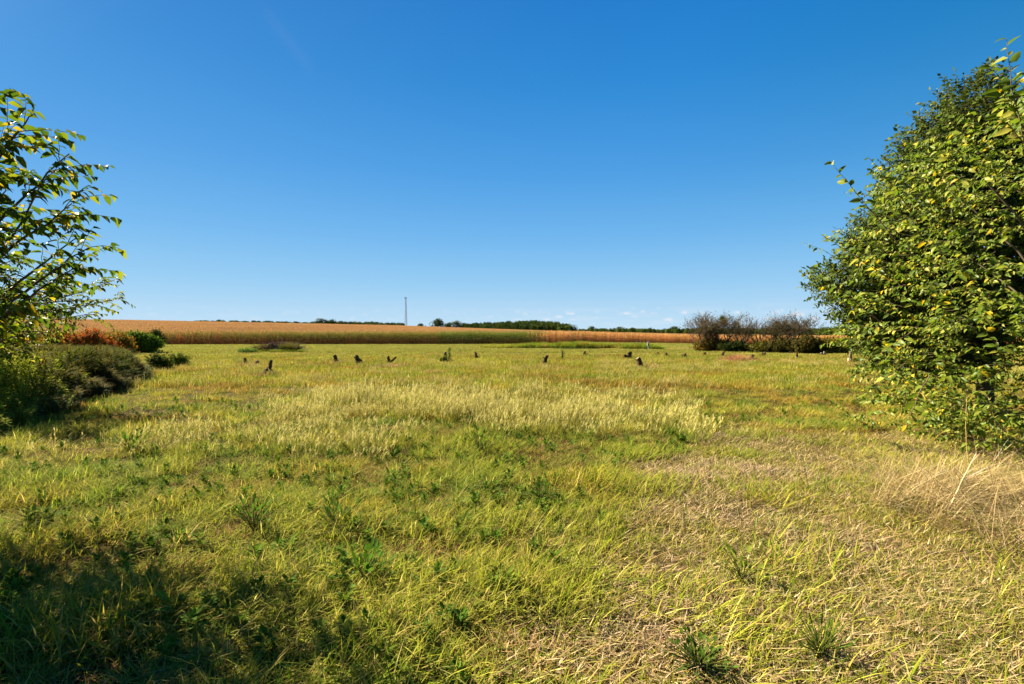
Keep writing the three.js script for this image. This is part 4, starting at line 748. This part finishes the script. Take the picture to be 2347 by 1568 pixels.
// tree on the left, its trunk just outside the picture
{
  const base = V(-5.3, land(-5.3, 4.14), -4.14), t = thing('leafy_tree', 'green broad-leaved tree reaching in from the left edge with hanging branches', 'tree', base), r = rng(1300);
  const P = new LeafyPlant(t, 1301, [[0.05, 0.09, 0.01], [0.075, 0.12, 0.012], [0.12, 0.16, 0.014], [0.18, 0.2, 0.016], [0.36, 0.27, 0.02]], 0.14); P.skew = 2.3;
  const tr = new MB(); tr.tube(bend(V(0, -0.2, 0), V(0.1, 2.2, 0.1), V(0.3, 4.2, -0.1), 12, r, 0.03), (q, a) => 0.15 * (1 - 0.72 * q) * (1 + 0.08 * Math.sin(a * 4)) + (q < 0.08 ? 0.05 : 0), 12, [0.1, 0.085, 0.065]); part('trunk', tr.geo(), M.bark, t);
  const L = (px, py, D) => at(px, py, D * 0.88).sub(base);
  const limbs = [ // [start height, target px, py, depth, mid px, py, twigs, leaf length]
    [3.3, 20, 222, 4.0, -180, 300, 12, 0.1], [3.2, 60, 330, 4.2, -150, 400, 14, 0.1], [3.0, 155, 250, 4.5, -40, 380, 13, 0.105], [2.9, 120, 300, 4.4, -60, 420, 14, 0.105],
    [2.8, 236, 350, 4.7, 60, 420, 15, 0.1], [2.4, 190, 400, 4.7, 40, 560, 16, 0.105], [2.5, 245, 465, 4.8, 90, 470, 14, 0.1], [2.1, 250, 545, 5.0, 120, 540, 9, 0.1],
    [2.0, 278, 566, 5.1, 130, 560, 10, 0.1], [1.9, 252, 612, 5.1, 110, 585, 14, 0.1], [1.7, 225, 660, 5.3, 60, 620, 14, 0.095], [2.6, 90, 440, 4.3, -60, 470, 16, 0.1],
    [2.2, 60, 520, 4.4, -80, 560, 13, 0.095], [1.8, 130, 640, 4.9, -20, 640, 15, 0.09], [1.6, 60, 700, 4.8, -90, 690, 16, 0.09], [1.4, 150, 730, 5.5, 0, 720, 14, 0.085],
    [3.9, -60, 240, 3.9, -200, 250, 14, 0.1], [3.5, -40, 400, 4.0, -200, 420, 14, 0.1], [4.0, -160, 180, 4.2, -280, 220, 16, 0.1], [3.0, -150, 520, 4.0, -260, 500, 16, 0.1], [2.0, -160, 660, 4.2, -280, 640, 16, 0.1],
  ];
  for (const [sh, px, py, D, mx, my, nt, len] of limbs) {
    const h0 = (sh - 0.75) * 0.9, a = V(0.35 * h0 * h0 / 27 + 0.05, h0, 0), e = L(px - 78, py, D), m = L(mx - 60, my + 95, (D + 4.7) / 2), pts = bend(a, m, e, 14, r, 0.012), b = new MB();
    b.tube(pts, (q) => 0.019 * (1 - 0.86 * q) + 0.0015, 6, [0.085, 0.07, 0.055]); part('branch', b.geo(), M.bark, t);
    P.twig(pts.slice(9), 0.004, 9, len, 0.35);
    for (let k = 0; k < nt; k++) {
      const f = 0.38 + 0.6 * (k + r()) / nt, q = pts[Math.round(f * 14)], ax = V(0, 0, 0).subVectors(pts[Math.min(14, Math.round(f * 14) + 1)], pts[Math.round(f * 14) - 1]).normalize();
      const d = ax.multiplyScalar(0.55 + 0.3 * r()).add(V(jit(r, 0.55), jit(r, 0.45) - 0.05, jit(r, 0.8))).normalize(), l = 0.2 + 0.28 * r(), e2 = q.clone().addScaledVector(d, l); e2.y -= 0.1 * l;
      P.twig(bend(q, q.clone().addScaledVector(d, l * 0.5).add(V(0, 0.04, 0)), e2, 5, r, 0.006), 0.0035, Math.round(l * 27), len * 0.88, 0.4, 0.2);
    }
  }
  for (let i = 0; i < 300; i++) {                      // the denser heart of the crown, left of the picture
    const d = V(gauss(r), gauss(r), gauss(r)).normalize().multiplyScalar(Math.cbrt(r())), q = V(-6.4 + d.x * 1.35, 2.9 + d.y * 1.0, -4.9 + d.z * 1.1); if (q.x / -q.z > -1.14) continue;
    q.sub(base); const e = q.clone().add(V(jit(r, 0.35), jit(r, 0.25), jit(r, 0.35)));
    P.twig(bend(q, q.clone().lerp(e, 0.5).add(V(0, 0.04, 0)), e, 4, r, 0.01), 0.0035, 9, 0.1, 0.35, 0.05);
  }
  P.done(300);
  // smaller-leaved sapling behind it, its branch tips seen lower down
  const b2 = V(-13.6, land(-13.6, 11.2), -11.2), t2 = thing('sapling', 'thin small-leaved sapling behind the hanging branches, its twigs reaching farthest right', 'tree', b2);
  const Q = new LeafyPlant(t2, 1321, [[0.08, 0.11, 0.016], [0.12, 0.145, 0.02], [0.18, 0.19, 0.03], [0.28, 0.25, 0.05]], 0.14), L2 = (px, py, D) => at(px, py, D * 1.35).sub(b2);
  const tr2 = new MB(); tr2.tube(bend(V(0, -0.1, 0), V(0.1, 1.4, 0), V(0.2, 3.1, 0), 8, r, 0.02), (q) => 0.07 * (1 - 0.8 * q), 9, [0.1, 0.085, 0.065]); part('trunk', tr2.geo(), M.bark, t2);
  for (const [sh, px0, py, D, mx, my] of [[1.2, 300, 640, 8.0, 160, 700], [1.1, 306, 685, 8.1, 150, 715], [0.9, 250, 720, 8.2, 120, 735], [1.3, 215, 690, 8.0, 70, 690], [0.8, 205, 760, 8.4, 90, 765], [1.6, 160, 640, 8.0, 40, 660], [1.9, 110, 590, 8.1, 0, 620], [1.4, 100, 690, 7.8, -20, 700], [1.0, 120, 760, 7.9, 0, 760], [0.8, 60, 790, 7.8, -60, 780], [2.2, 60, 520, 8.2, -40, 560], [1.8, 30, 640, 7.8, -60, 650], [1.3, 40, 730, 7.6, -50, 730], [2.6, 20, 450, 8.3, -60, 500], [2.9, -30, 400, 8.3, -90, 460], [1.7, -20, 690, 7.6, -90, 690], [0.7, 20, 800, 7.4, -60, 790], [0.7, 160, 800, 8.2, 60, 800]]) {
    const px = px0 - (py < 640 ? 60 : 32) - (py > 740 && px0 > 150 ? 50 : 0), e = L2(px, py, D), pts = bend(V(0.05, sh * 1.25, 0), L2(mx - 60, my, D), e, 12, r, 0.02), b = new MB(); b.tube(pts, (q) => 0.026 * (1 - 0.85 * q) + 0.002, 5, [0.09, 0.075, 0.06]); part('branch', b.geo(), M.bark, t2);
    for (let k = 0; k < 34; k++) { const f = 0.22 + 0.78 * (k + r()) / 34, q = pts[Math.min(12, Math.round(f * 12))], d = V(0.5 + jit(r, 0.6), 0.1 + jit(r, 0.6), jit(r, 0.8)).normalize(), l = 0.25 + 0.3 * r(); Q.twig(bend(q, q.clone().addScaledVector(d, l * 0.5), q.clone().addScaledVector(d, l).add(V(0, -0.06, 0)), 4, r, 0.01), 0.003, Math.round(l * 26), 0.1, 0.25, 0.1); }
  }
  Q.done(150);
}
// big bush on the right and the taller tree behind it
{
  const base = V(8.3, land(8.3, 6.6), -6.6), t = thing('leafy_bush', 'big green leafy bush with scattered yellow leaves filling the right edge', 'bush', base), r = rng(1400);
  const P = new LeafyPlant(t, 1401, [[0.1, 0.155, 0.018], [0.15, 0.205, 0.028], [0.22, 0.26, 0.05], [0.075, 0.12, 0.014], [0.32, 0.33, 0.1], [0.2, 0.24, 0.04], [0.15, 0.205, 0.028], [0.1, 0.14, 0.02], [0.34, 0.32, 0.12], [0.24, 0.25, 0.06], [0.5, 0.36, 0.02]], 0.25);
  P.skew = 2.1; P.wild = 2.4;
  // outline of the foliage as seen from the front: for heights above ground, how far left it reaches (metres from the base)
  const reach = (y) => table([0, 0.4, 0.8, 1.5, 2.5, 3.3, 4.0, 4.6, 5.0], [2.35, 2.75, 2.95, 3.05, 3.1, 3.0, 2.65, 1.95, 0.9], y);
  const st = []; 
  for (let i = 0; i < 11; i++) { const a = i * 0.62 + 0.2, y = 2.4 + 1.6 * r(), R = reach(y) * 0.75, e = V(Math.cos(a) * R, y, Math.sin(a) * R * 0.8), b = new MB(), pts = bend(V(jit(r, 0.25), -0.1, jit(r, 0.25)), V(e.x * 0.25, y * 0.6, e.z * 0.25), e, 10, r, 0.02); b.tube(pts, (q) => 0.04 * (1 - 0.8 * q), 7, [0.1, 0.085, 0.065]); part('stem', b.geo(), M.bark, t); st.push(pts); }
  for (let i = 0; i < 5800; i++) {
    const y = 0.08 + 4.8 * Math.pow(r(), 1.1), a = r() * 6.283, f = Math.sqrt(0.28 + 0.72 * r()), R = reach(y) * f * (1.04 + 0.4 * noise(a * 2.6, y * 1.7, 5) + 0.2 * noise(a * 7, y * 4, 9)), q = V(Math.cos(a) * R * 1.03, y, Math.sin(a) * R * 0.82);
    if (noise(q.x * 1.7 + 7, q.y * 1.7, q.z * 1.7) + 0.5 * noise(q.x * 3.5, q.y * 3.5, q.z * 3.5) > 0.0 && r() < 0.92) continue;
    const d = V(Math.cos(a) + jit(r, 0.6), 0.25 + jit(r, 0.7), Math.sin(a) * 0.9 + jit(r, 0.6)).normalize(), l = 0.22 + 0.25 * r(), s = q.clone().addScaledVector(d, -l * 0.6), e = q.clone().addScaledVector(d, l * 0.5).add(V(0, -0.03, 0));
    P.twig(bend(s, q.clone().add(V(0, 0.03, 0)), e, 4, r, 0.01), 0.0035, Math.round(4 + l * 14), 0.074 + 0.025 * r(), 0.5, 0.12);
  }
  for (let i = 0; i < 150; i++) {                      // longer shoots that break the outline
    const y = 0.5 + 4.2 * r(), a = r() * 6.283, R = reach(y) * (0.8 + 0.15 * r()), q = V(Math.cos(a) * R, y, Math.sin(a) * R * 0.82), d = V(Math.cos(a) + jit(r, 0.5), 0.5 + jit(r, 0.6), Math.sin(a) + jit(r, 0.5)).normalize(), l = 0.5 + 0.45 * r();
    P.twig(bend(q, q.clone().addScaledVector(d, l * 0.5).add(V(0, 0.06, 0)), q.clone().addScaledVector(d, l).add(V(0, -0.04, 0)), 6, r, 0.012), 0.0045, 13, 0.1, 0.35, 0.1);
  }
  const L = (px, py, D) => at(px, py, D).sub(base);
  for (const [px, py, D, mx, my, sx, sy, n] of [[1902, 368, 6.2, 1960, 440, 2060, 560, 15], [1990, 358, 6.0, 2040, 420, 2100, 500, 13], [1882, 538, 6.3, 1940, 575, 2040, 640, 14], [1868, 612, 6.4, 1920, 660, 2020, 740, 14], [2305, 86, 5.0, 2312, 190, 2350, 330, 15], [2285, 205, 5.1, 2310, 230, 2352, 300, 9], [2290, 262, 5.1, 2320, 290, 2360, 350, 9], [1985, 905, 6.0, 2020, 870, 2080, 830, 9], [1990, 830, 6.2, 2030, 800, 2090, 760, 10], [2075, 985, 5.6, 2090, 930, 2130, 860, 10]]) {
    const pts = bend(L(sx, sy, D + 0.15), L(mx, my, D), L(px, py, D), 10, r, 0.008), b = new MB(); b.tube(pts, (q) => 0.007 * (1 - 0.8 * q), 5, [0.13, 0.09, 0.06]); part('shoot', b.geo(), M.bark, t); P.twig(pts.slice(1), 0.003, n + 3, 0.12, 0.1, 0.02);
  }
  P.done(300);

  const b2 = V(9.8, land(9.8, 10.2), -10.2), t2 = thing('broadleaf_tree', 'taller small-leaved tree rising behind the big green bush on the right', 'tree', b2);
  const tr = new MB(); tr.tube(bend(V(0, -0.1, 0), V(0.1, 2, 0), V(0.1, 5, 0), 8, r, 0.03), (q) => 0.16 * (1 - 0.75 * q), 10, [0.1, 0.085, 0.07]); part('trunk', tr.geo(), M.bark, t2);
  const geos = [1, 2, 3, 4].map((k) => spray(1450 + k, 13, 0.42, 0.075, 0.042, PAL.tree)), blobs = [];
  const T = (px, py, D, rx, ry) => { const q = at(px, py, D).sub(b2), m = D / F; blobs.push([q.x, q.y, q.z, rx * m, ry * m, rx * m]); const b = new MB(); b.tube(bend(V(0.05, Math.max(0.5, q.y * 0.55), 0), V(q.x * 0.4, q.y * 0.7, q.z * 0.4), q, 6), (u) => 0.05 * (1 - 0.75 * u), 6, [0.1, 0.085, 0.07]); part('limb', b.geo(), M.bark, t2); };
  for (const a of [[2225, 262, 10.2, 52, 62], [2165, 330, 10, 56, 62], [2260, 380, 10.3, 90, 110], [2110, 420, 10, 62, 72], [2335, 330, 10.4, 60, 80], [2070, 530, 9.9, 72, 62], [2010, 560, 9.8, 42, 30], [2170, 560, 10.2, 130, 150], [2020, 650, 9.8, 84, 60], [1945, 660, 9.8, 62, 30], [2050, 740, 9.9, 80, 52], [1985, 735, 9.9, 42, 22], [2060, 810, 10, 60, 40], [2150, 740, 10.2, 120, 120], [2290, 560, 10.4, 120, 190]]) T(...a);
  bushFoliage(t2, blobs, 7800, geos, M.crown, (q, rr) => { const k = 0.8 + 0.45 * rr(); return [k * 1.05, k, k * 0.95]; }, 1461);
}
// dry tussock, bleached stalks and weeds under the bush
{
  const geos = [1, 2, 3].map((k) => tuft(1500 + k, 60, 0.32, 0.3, 0.75, 0.0075, 1.5, 1.3, STRAW)), p = onLand(2290, 1190), t = thing('dry_tussock', 'big tangled tussock of long dry straw below the right bush', 'dry grass', p), r = rng(1510), list = [];
  for (let i = 0; i < 52; i++) { const a = r() * 6.28, q = Math.sqrt(r()) * 1.1, k = 0.8 + r() * 0.4; list.push({ p: V(Math.cos(a) * q * 1.1 + 0.35, 0, Math.sin(a) * q), ry: r() * 6.28, s: 0.45 + r() * 0.4, c: [k, k * 0.95, k * 0.9] }); }
  scatter('straw', geos, M.dry, list, t, r);
  const stalk = (label, bx, by, tx, ty, mx, my, R, c, plume) => { const q = onLand(bx, by), D = -q.z, s = thing('dry_stalk', label, 'dry stalk', q, 'dry stalks in front of the right bush'), e = at(tx, ty, D).sub(q), m = at(mx, my, D).sub(q), rr = rng(bx), b = new MB(); b.tube(bend(V(0, 0, 0), m, e, 10, rr, 0.004), (u) => R * (1 - 0.6 * u), 6, c); part('stem', b.geo(), M.bark, s); const h = new MB(), pts = bend(V(0, 0, 0), m, e, 20); for (let k = 0; k < (plume ? 46 : 8); k++) { const o = pts[plume ? 11 + Math.floor(rr() * 10) : Math.floor(rr() * 20)]; h.blade(o.x, o.y, o.z, rr() * 6.28, plume ? 0.035 + rr() * 0.03 : 0.1 + rr() * 0.15, 0.5 + rr(), 0.3, 0.007, c.map((v) => v * (0.8 + 0.5 * rr())), 2); } part(plume ? 'seed_head' : 'dry_leaves', h.geo(), M.dry, s); };
  stalk('tall upright dry seed stalk standing in front of the right bush', 2222, 1075, 2222, 868, 2204, 980, 0.006, [0.38, 0.29, 0.1], true);
  stalk('thin curved green-brown seed stalk right of the tall upright one', 2290, 1080, 2256, 902, 2290, 960, 0.004, [0.3, 0.26, 0.08], true);
  stalk('thick bleached stalk leaning right out of the tussock', 2172, 1175, 2236, 1040, 2200, 1110, 0.009, [0.55, 0.45, 0.3], false);
  stalk('bleached stalk lying low across the grass, pointing right', 2070, 1130, 2165, 1078, 2115, 1100, 0.008, [0.52, 0.43, 0.27], false);
  stalk('slanting pale stalk crossing the dark foot of the bush', 2236, 1100, 2318, 1018, 2280, 1050, 0.006, [0.42, 0.32, 0.2], false);
  const weed = (label, bx, by, seed, n, len, wid, rise, sc, c) => { const q = onLand(bx, by), w = thing('leafy_weed', label, 'weed', q, 'broad-leaved weeds in the near grass'), rr = rng(seed), b = new MB(), stems = new MB(); for (let k = 0; k < n; k++) { const a = k * 2.4 + jit(rr, 0.4), e = rise * (0.35 + 0.65 * rr()), l = sc * (0.4 + 0.6 * rr()), d = V(Math.cos(a) * Math.cos(e), Math.sin(e), Math.sin(a) * Math.cos(e)), tip = d.clone().multiplyScalar(l), up = V(-d.x * 0.6 + jit(rr, 0.3), 1, -d.z * 0.6 + jit(rr, 0.3)).normalize(), kk = 0.7 + 0.6 * rr(); stems.tube([V(0, 0, 0), tip.clone().multiplyScalar(0.5).add(V(0, 0.02, 0)), tip], [0.003, 0.0025, 0.002], 4, [0.1, 0.12, 0.03]); b.leaf(tip, d, up, len * (0.7 + 0.5 * rr()), wid, 0.3, 0.4 * rr(), c.map((v) => v * kk)); } part('stems', stems.geo(), M.weed, w); part('leaves', b.geo(), M.weed, w); };
  const gr = [0.07, 0.14, 0.02], yg = [0.16, 0.2, 0.04];
  weed('bushy bright green weed at the sunny edge of the tree shadow', 835, 1340, 1, 60, 0.07, 0.03, 1.3, 0.24, gr);
  weed('dark green narrow-leaved weed in the middle of the left shadow edge', 580, 1215, 2, 46, 0.09, 0.02, 1.4, 0.3, gr);
  weed('second dark green weed right of the one at the shadow edge', 766, 1215, 3, 40, 0.09, 0.02, 1.4, 0.28, [0.05, 0.1, 0.018]);
  weed('pale green upright weed on the dry strip', 1700, 1335, 4, 26, 0.06, 0.03, 1.4, 0.2, yg);
  weed('low green clover-like weed at the bottom right of centre', 1600, 1540, 5, 90, 0.034, 0.02, 1.2, 0.17, [0.06, 0.11, 0.018]);
  weed('grassy dark green weed at the bottom, right of the clover-like one', 1880, 1510, 6, 70, 0.075, 0.008, 1.3, 0.16, [0.07, 0.11, 0.02]);
  weed('broad pale leaf rosette in the dark shadow at bottom left', 160, 1470, 7, 12, 0.13, 0.05, 0.6, 0.12, yg);
  weed('lit broad leaves in the left part of the tree shadow', 430, 1420, 8, 14, 0.1, 0.05, 0.9, 0.16, [0.1, 0.17, 0.03]);
  weed('tall leafy green weed amid the pale seeding grass', 1100, 1040, 9, 40, 0.08, 0.03, 1.45, 0.42, [0.1, 0.16, 0.02]);
  weed('green weed left of the middle, near the thicket', 300, 1040, 10, 44, 0.09, 0.03, 1.3, 0.3, [0.07, 0.13, 0.02]);
  weed('dark green weed tuft left of the dry strip', 1240, 1150, 11, 50, 0.07, 0.02, 1.3, 0.2, [0.06, 0.11, 0.018]);
}

renderer.render(scene, camera);
